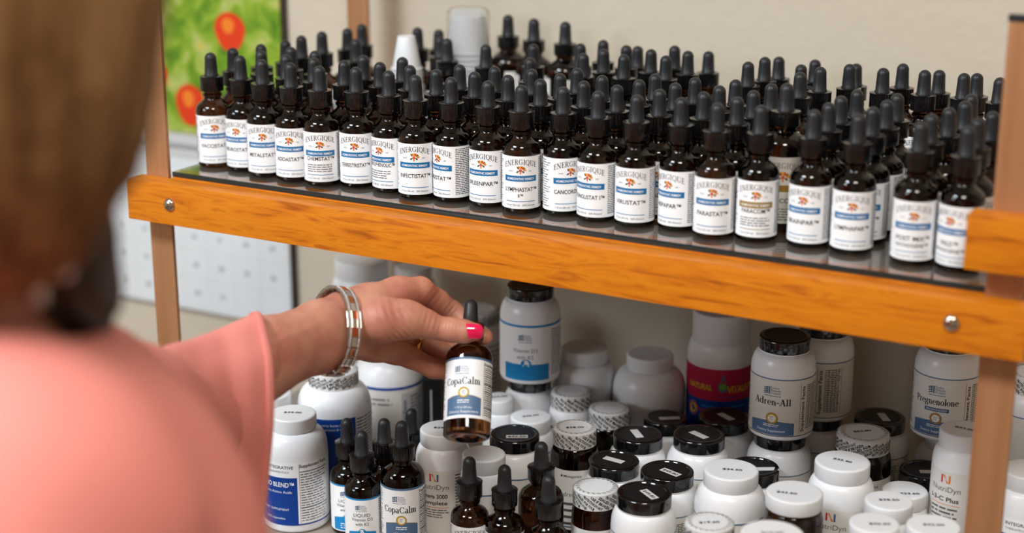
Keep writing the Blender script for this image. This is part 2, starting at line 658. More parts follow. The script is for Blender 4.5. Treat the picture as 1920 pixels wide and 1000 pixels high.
def copa_label(w=39.0):
    d = Decal()
    d.rect(-58, 58, 12.0, 63.0, paper, 0)
    d.rect(-58, 58, 61.2, 63.0, steel, 1)
    vlogo(d, -3.0, 53.0, 1.25, mat('teal_ink', (60, 96, 128)))
    d.text('CopaCalm', -1.5, 40.0, 8.6, ink, 2, width=30, bold=0.03, serif=True)
    d.disc(0, 33.2, 4.6, gold, 2.2, 20)
    d.disc(0, 33.2, 4.0, yel, 2.6, 20)
    d.disc(0.2, 33.2, 3.0, paper, 3.0, 20)
    d.lines(-1.6, 1.8, 31.6, 35.0, 3, gold, 3.4, 0.4)
    pts = [(-15.5, 14.5), (14.8, 14.5), (14.8, 28.5), (8, 30.3), (0, 31.0), (-8, 30.3), (-15.5, 28.5)]
    for i in range(25):
        u = -15.5 + 30.3 * i / 25
        u2 = -15.5 + 30.3 * (i + 1) / 25
        f = lambda t: 31.0 - 0.011 * t * t
        d.poly([(u, 14.5), (u2, 14.5), (u2, f(u2)), (u, f(u))], steel, 1.2)
        d.poly([(u, f(u)), (u2, f(u2)), (u2, f(u2) + 0.5), (u, f(u) + 0.5)], tan, 1.2)
    d.text('1.7 fl oz (50 mL)', 0, 20.0, 2.4, paper, 2.4, width=14)
    d.lines(-5, 5, 24.0, 27.5, 2, paper, 2.4, 0.4)
    d.text('Dietary Supplement', 0, 16.4, 2.9, paper, 2.4, width=25)
    d.rect(17.0, 17.3, 14, 60, ink, 1)
    d.text('Supplement Facts', 30, 57.0, 3.6, ink, 2, width=25, bold=0.02)
    for k in range(6):
        d.rect(17.6, 44, 54.8 - k * 6.6, 55.3 - k * 6.6, ink, 1.5)
    d.lines(18, 43, 15, 54.5, 22, ink, 2, 0.42, seed=9)
    d.lines(-44, -19, 15, 60, 22, inkg, 2, 0.4, seed=8)
    return d


def d3_label(s=1.0, r=16.3):
    d = Decal()
    d.rect(-43, 43, 4.5, 49.5, paper, 0)
    d.rect(-43, 43, 48.0, 49.5, sky_, 1)
    vlogo(d, -1.5, 41.0, 1.05, mat('teal_ink', (60, 96, 128)))
    d.text('LIQUID', 0, 32.5, 4.2, ink, 2, width=15)
    d.text('Vitamin D3', 0, 28.3, 4.2, ink, 2, width=19)
    d.text('with K2', 0, 24.0, 4.2, ink, 2, width=12)
    for i in range(14):
        u, u2 = -13 + 26 * i / 14, -13 + 26 * (i + 1) / 14
        d.poly([(u, 5.5), (u2, 5.5), (u2, 19 - 0.012 * u2 * u2), (u, 19 - 0.012 * u * u)], sky_, 1)
    d.disc(0, 17.5, 3.6, sky_, 2, 16)
    d.disc(0, 17.5, 2.7, paper, 2.5, 3, rot=PI / 2)
    d.lines(-6, 6, 7, 13, 3, paper, 2.4, 0.35)
    d.lines(17, 42, 7, 47, 20, ink, 2, 0.42, seed=3)
    return d


# ---- upper shelf positions: the bulb tops seen in the photograph, brought to the height of a bulb top
FRONT = [  # px, py, text, second line, variant, flower shift in px, band
    (392, 97, 'VACCISTAT', '', 2, 0), (451, 103, 'NEUROSTAT', '', 2, -15), (489, 110, 'METALSTAT', '', 0, -6), (544, 116, 'ADDASTAT', '', 0, -9),
    (598, 122, 'CHEMSTAT', '', 1, -5), (668, 124, 'TERRESTRISTAT', '', 0, -8), (729, 131, 'GENTLPHENOLIC', '', 1, -22), (779, 139, 'INFECTISTAT', '', 0, -5),
    (846, 143, 'INGESTAT', '', 0, -28), (915, 150, 'SPLEENPAR', '', 0, -14), (978, 158, 'LYMPHASTAT', 'B', 0, -2), (1057, 161, 'CANCORDIST', '', 0, 15),
    (1123, 169, 'FUNGUSTAT I', '', 2, -18), (1196, 176, 'VIRUSTAT', '', 2, -11), (1280, 181, 'HEPAPAR', '', 2, -22), (1346, 192, 'PARASTAT', '', 2, -5),
    (1428, 196, 'PARACOM', '', 3, -4), (1528, 204, 'BRAINPAR', '', 2, -14), (1612, 212, 'LYMPHAPAR', '', 2, -3), (1729, 226, 'POST MIX', 'PATHOGENE', 2, -2),
    (1817, 235, 'WILD', 'PATHOGENE', 2, -21)]
BACK = [(436, 88), (484, 82), (491, 93), (533, 74), (543, 87), (540, 101), (567, 65), (589, 94), (585, 107), (603, 58), (648, 52), (667, 72), (678, 44),
        (647, 111), (678, 103), (713, 115), (745, 108), (766, 122), (814, 129), (787, 52), (813, 58, 1), (838, 71), (871, 63, 1), (860, 120), (887, 134),
        (925, 124), (911, 82), (1000, 81), (994, 107), (997, 128), (952, 139), (1016, 146), (1048, 137), (1082, 126), (1093, 151), (1091, 80), (1102, 97),
        (1129, 74), (1132, 91), (1170, 85), (1196, 85, 1), (1223, 90), (1266, 85), (1290, 94), (1324, 95, 1), (1170, 101), (1249, 103), (1125, 141),
        (1159, 158), (1194, 149), (1223, 139), (1233, 166), (1263, 155), (1299, 145), (1319, 170), (1346, 161), (1374, 151), (1382, 180), (1405, 114),
        (1412, 168), (1441, 106), (1461, 105, 1), (1445, 155), (1501, 134), (1500, 118, 1), (1524, 112, 1), (1541, 124), (1592, 119), (1606, 118, 1),
        (1662, 125), (1690, 119), (1735, 130), (1761, 130, 1), (1809, 136), (1833, 136, 1), (1876, 144), (1603, 169), (1580, 178), (1555, 191), (1680, 176),
        (1660, 188), (1636, 200), (1819, 178), (1803, 190), (1777, 202), (1754, 212), (1857, 210), (1835, 222)]
BIG = [(926, 29), (986, 32), (1057, 39), (1471, 147)]
items = []
for fx in FRONT:
    p, k = on_z(fx[0], fx[1] + 1, 0.107)
    items.append(dict(t='f', x=p[0], y=p[1], r=0.0163, h=1.0, d=fx, k=k))
for b in BACK:
    h = 0.945 if len(b) > 2 else 1.0
    p, k = on_z(b[0], b[1] + 1, 0.107 * h)
    items.append(dict(t='b', x=p[0], y=p[1], r=0.0163, h=h, k=k))
for b in BIG:
    if b[0] == 1471:
        p = (0.5665, 0.086)
    else:
        p, k = on_z(b[0], b[1] + 1, 0.1185)
        p[1] = min(p[1], 0.352)
    items.append(dict(t='g', x=p[0], y=p[1], r=0.0193, h=1.0))
for (cx_, cy_, ct_, cr_) in ((866, 20, 0.125, 0.0225), (778, 55, 0.107, 0.018)):
    p, k = on_z(cx_, cy_, ct_)
    items.append(dict(t='c', x=p[0], y=p[1], r=cr_, h=1.0))
for it_ in range(300):
    for i in range(len(items)):
        for j in range(i):
            a, b = items[i], items[j]
            dx, dy = a['x'] - b['x'], a['y'] - b['y']
            dd = math.hypot(dx, dy)
            need = a['r'] + b['r'] + 0.0006
            if dd < need:
                wa = 0.5 if a['t'] == b['t'] else (0.9 if b['t'] == 'f' else 0.1 if a['t'] == 'f' else 0.5)
                q = (need - dd) / max(dd, 1e-6)
                a['x'] += dx * q * wa
                a['y'] += dy * q * wa
                b['x'] -= dx * q * (1 - wa)
                b['y'] -= dy * q * (1 - wa)
    for a in items:
        a['y'] = min(a['y'], 0.367 - a['r'])
        a['x'] = min(max(a['x'], a['r'] - 0.0), 0.752 - a['r'] + 0.004)

ORD = ['first', 'second', 'third', 'fourth', 'fifth', 'sixth', 'seventh', 'eighth', 'ninth', 'tenth', 'eleventh', 'twelfth', 'thirteenth', 'fourteenth', 'fifteenth',
       'sixteenth', 'seventeenth', 'eighteenth', 'nineteenth', 'twentieth', 'twenty-first', 'twenty-second', 'twenty-third', 'twenty-fourth', 'twenty-fifth',
       'twenty-sixth', 'twenty-seventh', 'twenty-eighth', 'twenty-ninth', 'thirtieth', 'thirty-first', 'thirty-second', 'thirty-third', 'thirty-fourth', 'thirty-fifth']
GLASS_Z = 0.0
generic = [wrap_mesh(energique_label(n, '', blue, 0, detail=True), 0.0163) for n in ('RENALPAR', 'OSTEOSTAT', 'CARDIOPAR')]
biglab = Decal()
biglab.rect(-54, 54, 8, 62, cream, 0)
biglab.text('ENERGIQUE', 0, 53, 7.0, inkg, 2, width=30, bend=0.015, serif=True)
biglab.flower(0, 46, 3.2)
biglab.rect(-16, 16, 34, 39.5, gold, 1)
biglab.text('RENCORE', 0, 25, 5, ink, 2, width=24, bold=0.01)
biglab.lines(-14, 14, 10, 21, 5, inkg, 2, 0.4)
biglab = wrap_mesh(biglab, 0.0193)
SHIFTS = {}
nf = 0
fr = sorted([i for i in items if i['t'] == 'f'], key=lambda a: a['x'])
for it in fr:
    px, py, n1, n2, var, sh = it['d']
    rpx = 0.0163 * F / it['k']
    yaw = math.asin(max(-0.95, min(0.95, sh / rpx)))
    band = gold if var == 3 else blue
    me = wrap_mesh(energique_label(n1, n2, band, 1 if var == 3 else var), 0.0163)
    o = dropper('small', it['x'], it['y'], GLASS_Z, me, yaw)
    col = 'olive-gold' if var == 3 else 'blue'
    tag(o, 'amber dropper bottle with %s-banded white label, %s from the left in the front row' % (col, ORD[nf]), 'bottle', 'dropper bottles on the glass shelf')
    it['n'] = nf
    nf += 1
rest = [i for i in items if i['t'] == 'b']
fronts = [i for i in rest if i['y'] < 0.158]
wallside = [i for i in rest if i['y'] >= 0.158]
used = {}
for it in sorted(fronts, key=lambda a: (a['y'])):
    c = min(fr, key=lambda a: abs(a['x'] - it['x']))['n']
    used[c] = used.get(c, 0) + 1
    it['lab'] = 'black-topped dropper bottle standing %s behind the %s front-row bottle' % (('directly', 'two places', 'three places', 'four places', 'five places', 'six places')[used[c] - 1], ORD[c])
rows = [(0.158, 0.2), (0.2, 0.234), (0.234, 0.258), (0.258, 0.29), (0.29, 0.5)]
rown = ['lone rank behind the front block', 'foremost wall-side rank', 'second wall-side rank', 'third wall-side rank', 'rearmost rank against the wall']
for (y0, y1), rn in zip(rows, rown):
    rr = sorted([i for i in wallside if y0 <= i['y'] < y1], key=lambda a: a['x'])
    for q, it in enumerate(rr):
        it['lab'] = 'black-topped amber dropper bottle, %s from the left in the %s' % (ORD[q], rn)
for q, it in enumerate(rest):
    o = dropper('small', it['x'], it['y'], GLASS_Z, generic[q % 3], random.uniform(-0.5, 0.5))
    o.scale = (1, 1, it['h'])
    tag(o, it['lab'], 'bottle', 'dropper bottles on the glass shelf')
bg = [i for i in items if i['t'] == 'g']
for it, lab in zip(bg, ('leftmost of the three tall dropper bottles standing against the wall', 'middle one of the three tall dropper bottles against the wall',
                        'rightmost of the three tall dropper bottles against the wall', 'larger dropper bottle with cream label wedged behind the olive-gold banded one')):
    o = dropper('large', it['x'], it['y'], GLASS_Z, biglab, 0.0 if 'cream' in lab else 2.6)
    tag(o, lab, 'bottle', 'dropper bottles on the glass shelf')

# ---------------------------------------------------------------- shelving
Zs = -0.30
unit = empty('shelving_unit', (0, 0, -1.2))
tag(unit, 'freestanding shelving unit with orange oak rails and bronze metal posts', 'shelf')


def up(o):                                   # parts are modelled in world metres
    o.location = (0, 0, 1.2)
    return o


rail = up(box('front_rail', -0.037, 0.787, -0.022, 0.0, -0.045, -0.006, wood, unit, 0.0012))
for bx, bz in ((0.0143, -0.0252), (0.7352, -0.0238)):
    bt = lathe_obj('bolt', [(0.0062, 0), (0.0062, 0.0006), (0.0058, 0.0018), (0.0042, 0.003), (0.002, 0.0037), (0, 0.0039)], chrome, rail, 32, sharp=70)
    bt.rotation_euler = (PI / 2, 0, 0)
    bt.location = (bx, -0.022, bz)
up(box('back_rail', -0.037, 0.787, 0.335, 0.357, -0.045, -0.006, wood, unit, 0.0012))
for x in (0.004, 0.722):
    up(box('side_rail', x, x + 0.026, 0.0, 0.335, -0.045, -0.012, wood, unit, 0.001))
up(box('front_ledge', 0.0, 0.752, 0.0, 0.0155, -0.03, -0.0050, wood, unit))
up(box('shelf_panel', 0.001, 0.751, 0.0157, 0.333, -0.0115, -0.0052, panelm, unit))
# next bay: its rails sit higher and share the post
up(box('upper_bay_front_rail', 0.740, 1.56, -0.022, 0.0, 0.0172, 0.0572, wood, unit, 0.0012))
up(box('upper_bay_back_rail', 0.740, 1.56, 0.335, 0.357, 0.0172, 0.0572, wood, unit, 0.0012))
for (x, y, zt) in ((-0.0315, 0.0, 0.9), (0.752, 0.0, 0.190), (-0.0287, 0.358 - 0.024, 0.9), (0.752, 0.334, 0.190), (1.53, 0.0, 0.19), (1.53, 0.334, 0.19)):
    p = up(box('post', x, x + 0.027, y + 0.0003, y + 0.0045, -1.2, zt, postm, unit, 0.0012))
    cp = box('end_cap', x - 0.0005, x + 0.0275, y - 0.0002, y + 0.005, zt, zt + 0.005, rubber, p, 0.001)
pane = empty('glass_shelf', (0.376, 0.17, -0.0045))
tag(pane, 'clear glass pane with dark teal edge lying on the oak rails', 'glass shelf')
gp = box('glass_pane', -0.3755, 0.3755, -0.169, 0.163, 0, 0.0044, glassy, pane)
ge = box('glass_edge', -0.3755, 0.3755, -0.1702, -0.1692, 0, 0.0044, glass_edge, pane, 0.0003)
cnt = up(box('lower_shelf', -0.036, 0.786, -0.135, 0.365, -0.325, Zs - 0.0003, counter, unit, 0.001))
up(box('lower_bay_shelf', 0.788, 1.56, -0.135, 0.365, -0.325, Zs - 0.0003, counter, unit, 0.001))

# ---------------------------------------------------------------- room
WY = 0.385
struct(box('wall_back', -2.2, 3.0, WY, WY + 0.1, -1.2, 1.5, wallm))
struct(box('wall_left', -2.3, -2.2, -3.2, WY, -1.2, 1.5, wallm))
struct(box('wall_right', 3.0, 3.1, -3.2, WY, -1.2, 1.5, wallm))
struct(box('floor', -2.3, 3.1, -3.3, WY + 0.1, -1.3, -1.2, floorm))
struct(box('ceiling', -2.3, 3.1, -3.3, WY + 0.1, 1.5, 1.6, ceilm))
bm = bmesh.new()
for a in ((-2.2, -2.0, -1.2, 1.5), (-0.7, 3.0, -1.2, 1.5), (-2.0, -0.7, -1.2, 0.55), (-2.0, -0.7, 1.42, 1.5)):
    box_bm(bm, a[0], a[1], -3.2, -3.1, a[2], a[3])
struct(bm_obj('wall_front', bm, wallm))
bm = bmesh.new()
for a in ((-2.0, -1.95, 0.55, 1.42), (-0.75, -0.7, 0.55, 1.42), (-1.95, -0.75, 0.55, 0.6), (-1.95, -0.75, 1.37, 1.42), (-1.37, -1.33, 0.6, 1.37)):
    box_bm(bm, a[0], a[1], -3.17, -3.12, a[2], a[3])
struct(bm_obj('window_1', bm, ceilm))

# ---------------------------------------------------------------- pill bottles on the lower shelf
PRICE = {}


def price_sticker(parent, text, z, rot, w=19.5, h=7.2, off=(0, 0), bare=False, m=None):
    d = Decal()
    if not bare:
        d.rect(-w / 2, w / 2, -h / 2, h / 2, m or stick, 0, step=50)
    if text:
        d.text(text, 0, -1.7, 4.8, ink, 1.5, width=min(w * 0.85, 2.7 * len(text)), bold=0.02)
    o = d.flat('price_sticker', parent, z + 0.00015)
    o.location = (off[0], off[1], 0)
    o.rotation_euler = (0, 0, rot)
    return o


def pill_body(D, h, neck_r, m, parent, shoulder=None):
    R = D / 2
    s = shoulder or R * 0.62
    hb = h - s - 0.004
    p = [(0, 0.0015), (R * 0.7, 0.0012), (R * 0.86, 0.0)] + arc(R * 0.9, R * 0.1, R * 0.1, R * 0.1, -60, 0, 4) + [(R, hb)]
    p += arc(neck_r, hb, R - neck_r, s, 6, 84, 9)
    p += [(neck_r, hb + s), (neck_r * 1.05, hb + s + 0.0008), (neck_r * 1.05, hb + s + 0.002), (neck_r * 0.96, hb + s + 0.0026), (neck_r * 0.96, h), (0, h)]
    o = lathe_obj('bottle_body', p, m, parent, 48)
    return o, hb, s


def label_strip(D, hb, kind, seed=1, title=''):
    R = D / 2 * 1000
    L = PI * R * 0.985
    H = hb * 1000
    d = Decal()
    if kind == 'ortho':
        d.rect(-L, L, 4.5, H - 1.0, cream if seed % 3 else paper, 0)
        d.rect(-L, L, H - 2.0, H - 1.0, steel, 1)
        d.rect(-L, L, 4.5, 5.2, ink, 1)
        vlogo(d, -2, H * 0.80, 1.6, mat('teal_ink', (60, 96, 128)))
        if title:
            d.text(title, -1, H * 0.57, 8.6, ink, 2, width=min(3.5 * len(title) + 3, 40), bold=0.02, serif=True)
        if title == 'Pregnenolone':
            d.rect(-11, 11, H * 0.465, H * 0.465 + 3.4, mat('teal_ink', (60, 96, 128)), 1)
            d.text('MICRONIZED', 0, H * 0.465 + 0.8, 2.4, paper, 2, width=18)
        d.disc(0, H * 0.36, 5.4, gold, 2.4, 24)
        d.disc(0, H * 0.36, 4.6, yel if title != 'Pregnenolone' else tan, 2.8, 24)
        d.disc(0, H * 0.36, 3.4, paper, 3.2, 20)
        d.lines(-2, 2, H * 0.36 - 2, H * 0.36 + 2, 3, gold, 3.6, 0.35)
        for i in range(30):
            u, u2 = -22 + 42 * i / 30, -22 + 42 * (i + 1) / 30
            f = lambda t: H * 0.32 - 0.005 * t * t
            d.poly([(u, 5.6), (u2, 5.6), (u2, f(u2)), (u, f(u))], steel, 1.2)
        d.text('Dietary Supplement', -1, 8.6, 3.2, paper, 2.4, width=26)
        d.lines(-8, 7, 13, 16, 2, paper, 2.4, 0.4)
        # facts panel printed sideways
        d.rect(25, 25.3, 8, H - 5, ink, 1.5)
        d.rect(48, 48.3, 8, H - 5, ink, 1.5)
        d.text('Supplement Facts', 29.5, H * 0.5, 4.6, ink, 2, rot=PI / 2, width=H * 0.72, bold=0.02)
        for k in range(5):
            d.rect(32 + 3.2 * k, 32.4 + 3.2 * k, 10, H - 7, ink, 1.5)
        d.lines(32.8, 47.6, 10, H - 7, 24, inkg, 2, 0.45, seed=seed)
        d.lines(-48, -26, 10, H - 6, 20, inkg, 2, 0.4, seed=seed + 1)
    elif kind == 'd3':
        d.rect(-L, L, 4.5, H - 1, paper, 0)
        d.rect(-L, L, H - 3.2, H - 1, sky_, 1)
        d.rect(-24, 22, 4.5, H * 0.34, sky_, 1)
        vlogo(d, -3, H * 0.78, 1.4, mat('teal_ink', (60, 96, 128)))
        d.text('Vitamin D3', -2, H * 0.54, 5.2, inkg, 2, width=24)
        d.text('with K2', -2, H * 0.43, 5.2, inkg, 2, width=16)
        d.disc(-1, H * 0.34, 5.2, sky_, 2.4, 20)
        d.disc(-1, H * 0.34, 4.0, paper, 2.8, 3, rot=PI / 2)
        d.lines(25, 48, 8, H - 6, 20, inkg, 2, 0.4, seed=2)
    elif kind == 'blend':
        d.rect(-L, L, 8, H - 4, paper, 0)
        d.rect(-L, L, 8, 9.4, navy, 1)
        d.rect(-60, 14, 8, H - 18, navy, 1.4)
        d.text('INTEGRATIVE', -2, H - 9.5, 4.0, ink, 2, width=26, bold=0.012)
        d.text('THERAPEUTICS', -4, H - 13.5, 2.6, inkg, 2, width=22)
        d.text('AMINO BLEND\u2122', -8, H - 27, 6.2, paper, 2.4, width=38, bold=0.015)
        d.text('Free Form Amino Acids', -9, H - 33, 3.4, paper, 2.4, width=36)
        d.text('DIETARY SUPPLEMENT', -10, H * 0.31, 2.9, paper, 2.4, width=32)
        d.text('120 capsules', -8, H * 0.19, 2.9, paper, 2.4, width=20)
        d.rect(16, 16.3, 9.6, H - 5, ink, 1.5)
        d.text('Supplement Facts', 31, H - 8.5, 4.2, ink, 2, width=29, bold=0.02)
        d.rect(16.6, 46, H - 13, H - 12.2, ink, 1.5)
        d.rect(16.6, 46, H * 0.34, H * 0.34 + 0.8, ink, 1.5)
        d.lines(17, 45, 11, H - 14, 19, inkg, 2, 0.38, seed=4)
    elif kind == 'bluewrap':
        d.rect(-L, L, 6, H - 2, navy, 0)
        d.text('supports bone health', -3, H - 9, 3.4, paper, 2, width=32)
        d.text('with magnesium & vitamins', -3, H - 13, 3.0, paper, 2, width=34)
        d.rect(20, 55, 8, H - 2, paper, 1)
        d.lines(21, 54, 9, H - 3, 24, ink, 2, 0.4, seed=6)
    elif kind == 'bluering':
        d.rect(-L, L, 6, H - 2, cream, 0)
        d.rect(-L, L, H - 5.0, H - 2.0, navy, 1)
        d.rect(12, 40, 10, H - 9, mat('pale_grey_panel', (190, 192, 198)), 1)
        d.text('Supplement Facts', 17, H * 0.5, 5, ink, 2, rot=PI / 2, width=H * 0.6, bold=0.02)
        d.lines(22, 38, 12, H - 12, 16, inkg, 2, 0.45, seed=6)
        d.lines(-18, 4, H - 22, H - 12, 2, inkg, 2, 0.3, seed=6)
    elif kind == 'nutri':
        d.rect(-L, L, 5, H - 2, mat('warm_white_label', (230, 227, 222)), 0)
        y = H - 17
        d.poly([(-4.2, y + 5), (-2.6, y + 5), (-2.6, y + 12), (-4.2, y + 12)], redi, 1.5)
        d.poly([(-2.6, y + 12), (-1.0, y + 12), (2.6, y + 5), (1.0, y + 5)], orange, 1.7)
        d.poly([(2.6, y + 5), (4.2, y + 5), (4.2, y + 12), (2.6, y + 12)], mat('teal_ink', (60, 96, 128)) if seed % 2 else orange, 1.5)
        d.text('NutriDyn', 0, y - 2.5, 6.6, inkg, 2, width=26)
        t1, t2 = (title.split('|') + [''])[:2]
        d.text(t1, -1, y - 11, 5.6, ink, 2, width=min(26, 3.2 * len(t1)), bold=0.02)
        if t2:
            d.text(t2, -1, y - 17, 5.0, ink, 2, width=min(26, 3.2 * len(t2)), bold=0.02)
        d.rect(-13, 13, y - (20 if t2 else 14.0), y - (19.5 if t2 else 13.5), orange, 1)
        d.lines(-13, 13, y - 30, y - (21 if t2 else 15.5), 4, inkg, 2, 0.4, seed=3)
        d.lines(19, 42, 8, H - 5, 20, inkg, 2, 0.45, seed=5)
    elif kind == 'meta':
        d.rect(-L, L, 5, H - 5, paper if seed % 2 else cream, 0)
        d.disc(-9.5, H - 10.6, 1.1, ink, 2, 10)
        d.text('Metagenics', 0.5, H - 11.6, 3.4, ink, 2, width=16, bold=0.01)
        if title:
            d.text(title, 1, H - 30, 6, inkg, 2, width=26)
        d.lines(-12, 12, 8, H - 34, 4, inkg, 2, 0.4)
        d.rect(-L, L, 7, 8.4, steel, 1)
    elif kind == 'vitality':
        d.rect(-L, L, 8, H - 3, navy, 0)
        d.rect(-L, L, H - 30, H - 3, mag, 1)
        for i in range(40):
            u, u2 = -40 + 80 * i / 40, -40 + 80 * (i + 1) / 40
            f = lambda t: H - 31 + 0.0035 * (t - 8) ** 2
            d.poly([(u, H - 34), (u2, H - 34), (u2, f(u2)), (u, f(u))], mag, 1.1)
        d.text('NATURAL', -23, H - 24, 7.6, yel, 2, width=26, bold=0.04)
        d.text('VITALITY', 19, H - 26, 9, yel, 2, width=30, bold=0.04)
        d.poly([(-3.6, H - 24), (-4.6, H - 20), (-2.6, H - 14.5), (0, H - 7), (2.6, H - 14.5), (4.6, H - 20), (3.6, H - 24), (0, H - 26)], steel, 2.4)
        d.disc(0, H - 20, 3.4, mat('leaf_green_ink', (110, 190, 60)), 2.9, 14)
        d.text('raspberry', -14, H - 46, 5.6, mag, 2, width=20, bold=0.02)
        d.text('lemon', 7, H - 46.5, 4.6, yel, 2, width=14, bold=0.02)
        d.rect(-20, 25, H - 41, H - 39.5, sky_, 1.4)
        d.disc(-30, H - 45, 7, orange, 1.6, 16, 0.8)
        d.disc(-30, H - 45, 5, yel, 2.0, 16, 0.8)
        for k in range(12):
            d.disc(-28 + 4.5 * k, 14 + 3 * math.sin(k * 2.1), 2.0, sky_ if k % 3 else yel, 1.8, 8)
    elif kind == 'plain':
        d.rect(-L, L, 5, H - 3, cream, 0)
        d.rect(-L, L, H - 5, H - 3.6, steel, 1)
        d.lines(14, 40, 8, H - 8, 16, inkg, 2, 0.45, seed=seed)
    return d


def band_decal(r, h, seed=0, wgt=1.0):
    d = Decal()
    L = PI * r * 1000 * 0.99
    H = h * 1000
    d.rect(-L, L, -1.6, H, mat('seal_film', (222, 222, 222), rough=0.22), 0)
    words = ['SEALED FOR YOUR', 'PROTECTION DO NOT', 'USE IF BROKEN', 'SEALED FOR', 'PROTECTION VOID']
    rot = -0.62 if seed % 2 else 0.5
    n = int(2 * L / 6.4)
    for k in range(n):
        u = -L + 6 + k * 6.4
        if abs(u) < L - 8:
            d.text(words[(k + seed) % 5], u, H * 0.34, 3.5, ink, 2, rot=rot, width=min(20, H / abs(math.sin(rot)) * 0.9), bold=0.04, res=1)
    return d


def pill(lx, ly, lh, w, kind, cap, label, body_w=None, title='', price='', yaw=0.0, seed=1, body=None, cap_h=None, z=None, name='pill_bottle', srot=0.2, soff=(0.0, 0.0), group='supplement bottles on the lower shelf', pos=None, Dc=None, D=None):
    """lx, ly: where the middle of the lid shows; lh: height above the lower shelf of the lid"""
    z = Zs if z is None else z
    if pos is None:
        p, k = on_z(lx, ly, z + lh)
        Dc = w * k / F
        D = (body_w * k / F) if body_w else Dc * 1.27
        x, y = p[0], p[1]
    else:
        x, y = pos
    PILLS.append(dict(x=x, y=y, r=max(D, Dc) / 2, z0=z, z1=z + lh, a=(lh, Dc, D, kind, cap, label, title, price, yaw, seed, body, cap_h, name, srot, soff, group), stack=pos is not None))
    return PILLS[-1]


def build_pill(P):
    lh, Dc, D, kind, cap, label, title, price, yaw, seed, bodym, cap_h, name, srot, soff, group = P['a']
    x, y, z = P['x'], P['y'], P['z0']
    root = empty(name, (x, y, z), facing(x, y) + yaw)
    tag(root, label, 'bottle', group)
    ch = cap_h or (0.0118 if cap == 'ortho' else 0.0125)
    bm_ = bodym or hdpe
    b, hb, s = pill_body(D, lh - ch * 0.8, Dc / 2 * 0.93, bm_, root)
    if kind:
        lab = label_strip(D, hb, kind, seed, title)
        lab.wrap('label', D / 2, root)
    rc = Dc / 2
    z0, z1 = lh - ch, lh
    if cap == 'ortho':
        pr = [(rc * 0.9, z0), (rc * 0.985, z0), (rc, z0 + 0.001), (rc, z1 - 0.0022)] + arc(rc - 0.002, z1 - 0.002, 0.002, 0.002, 10, 90, 4) + [(rc - 0.0042, z1 - 0.0001), (rc - 0.0048, z1 - 0.0009), (0, z1 - 0.0009)]
        c = lathe_obj('cap', pr, capgloss, root, 56, sharp=50)
        dsk = lathe_obj('cap_disc', [(rc - 0.0050, z1 - 0.0009), (rc - 0.0052, z1 - 0.0004), (0, z1 - 0.0004)], capmatte, c, 48)
        top = z1 - 0.0004
    else:
        m = capw
        pr = [(rc * 0.88, z0), (rc * 0.985, z0), (rc, z0 + 0.0006), (rc, z1 - 0.0026), (rc * 0.995, z1 - 0.0018)] + arc(rc - 0.0022, z1 - 0.0018, 0.0022, 0.0018, 20, 90, 4) + [(rc - 0.0028, z1), (rc - 0.0034, z1), (0, z1)]
        c = lathe_obj('cap', pr, m, root, 96, ribs=(z0 + 0.0005, z1 - 0.0025, 0.00022) if cap == 'ribbed' else None, sharp=50)
        top = z1
        if cap == 'sealed':
            bd = band_decal(rc + 0.0003, ch, seed)
            o = bd.wrap('safety_seal', rc, c, base=0.0004)
            o.location = (0, 0, z0)
            # crimped rim of the seal folded over the lid
            rim = lathe_obj('seal_rim', [(rc + 0.0005, z1 - 0.0028), (rc - 0.0008, z1 + 0.0004), (rc * 0.76, z1 + 0.0007), (rc * 0.72, z1 + 0.0002)], mat('seal_film', (222, 222, 222)), c, 36, sharp=80)
            sd = Decal()
            for q in range(22):
                a = 2 * PI * q / 22
                sd.text('SEAL', math.cos(a) * rc * 860, math.sin(a) * rc * 860, 2.0, ink, 1, rot=a + 0.8, width=3.6, res=1)
            sd.flat('seal_print', c, z1 + 0.0008)
    if cap == 'tanseal':
        sd = Decal()
        sd.disc(-4, 1, 9, tan, 0, 12, 0.5)
        sd.text('MUST BE', 6, 4, 2.6, ink, 1)
        sd.flat('lid_print', c, top + 0.0003)
    if price is not None and cap != 'tanseal':
        bare = cap != 'ortho'
        price_sticker(c, price, top, srot, off=soff, bare=bare)
    return root


PILLS = []
G = 'supplement bottles on the lower shelf'
pill(549, 774, .105, 88, 'blend', 'ribbed', 'white bottle with royal blue panel label nearest the pink sleeve', body_w=126, price='$39.00', yaw=-0.42)
pill(505, 735, .105, 84, 'plain', 'ribbed', 'white bottle mostly hidden under the forearm, behind the blue-panel bottle', body_w=104, yaw=2.0)
pill(623, 692, .123, 92, 'bluewrap', 'tanseal2', 'big white bottle with printed neck seal and tan mark on its lid', body_w=139, seed=2, price=None)
pill(728, 640, .118, 84, 'bluering', 'plain', 'large white bottle with a dark blue ring, under the hand', body_w=128, price='', yaw=0.0)
pill(828, 802, .100, 86, 'nutri', 'plain', 'white bottle with grey lettering directly below the held dropper bottle', body_w=104, title='Omega 3000|Complete', price='$29.00', yaw=-0.35, seed=1)
pill(907, 850, .088, 82, 'plain', 'ribbed', 'white-lidded bottle directly behind the leftmost white-label dropper bottle', body_w=90, price='', yaw=0.2)
pill(942, 742, .088, 56, 'plain', 'plain', 'slim white bottle right of the held dropper bottle', body_w=60, price='$24.00')
low_d3 = pill(989, 705, .100, 80, 'plain', 'ortho', 'black-capped white bottle carrying the bright blue labelled one', body_w=98, price=None)
pill(1005, 778, .078, 76, 'plain', 'plain', 'white-lidded bottle in front of the stacked bright blue bottle', body_w=86, price='$36.50', srot=0.3)
pill(1062, 735, .095, 75, 'plain', 'sealed', 'white bottle with printed seal, in front of the left big plain white bottle', body_w=84, seed=1, price='')
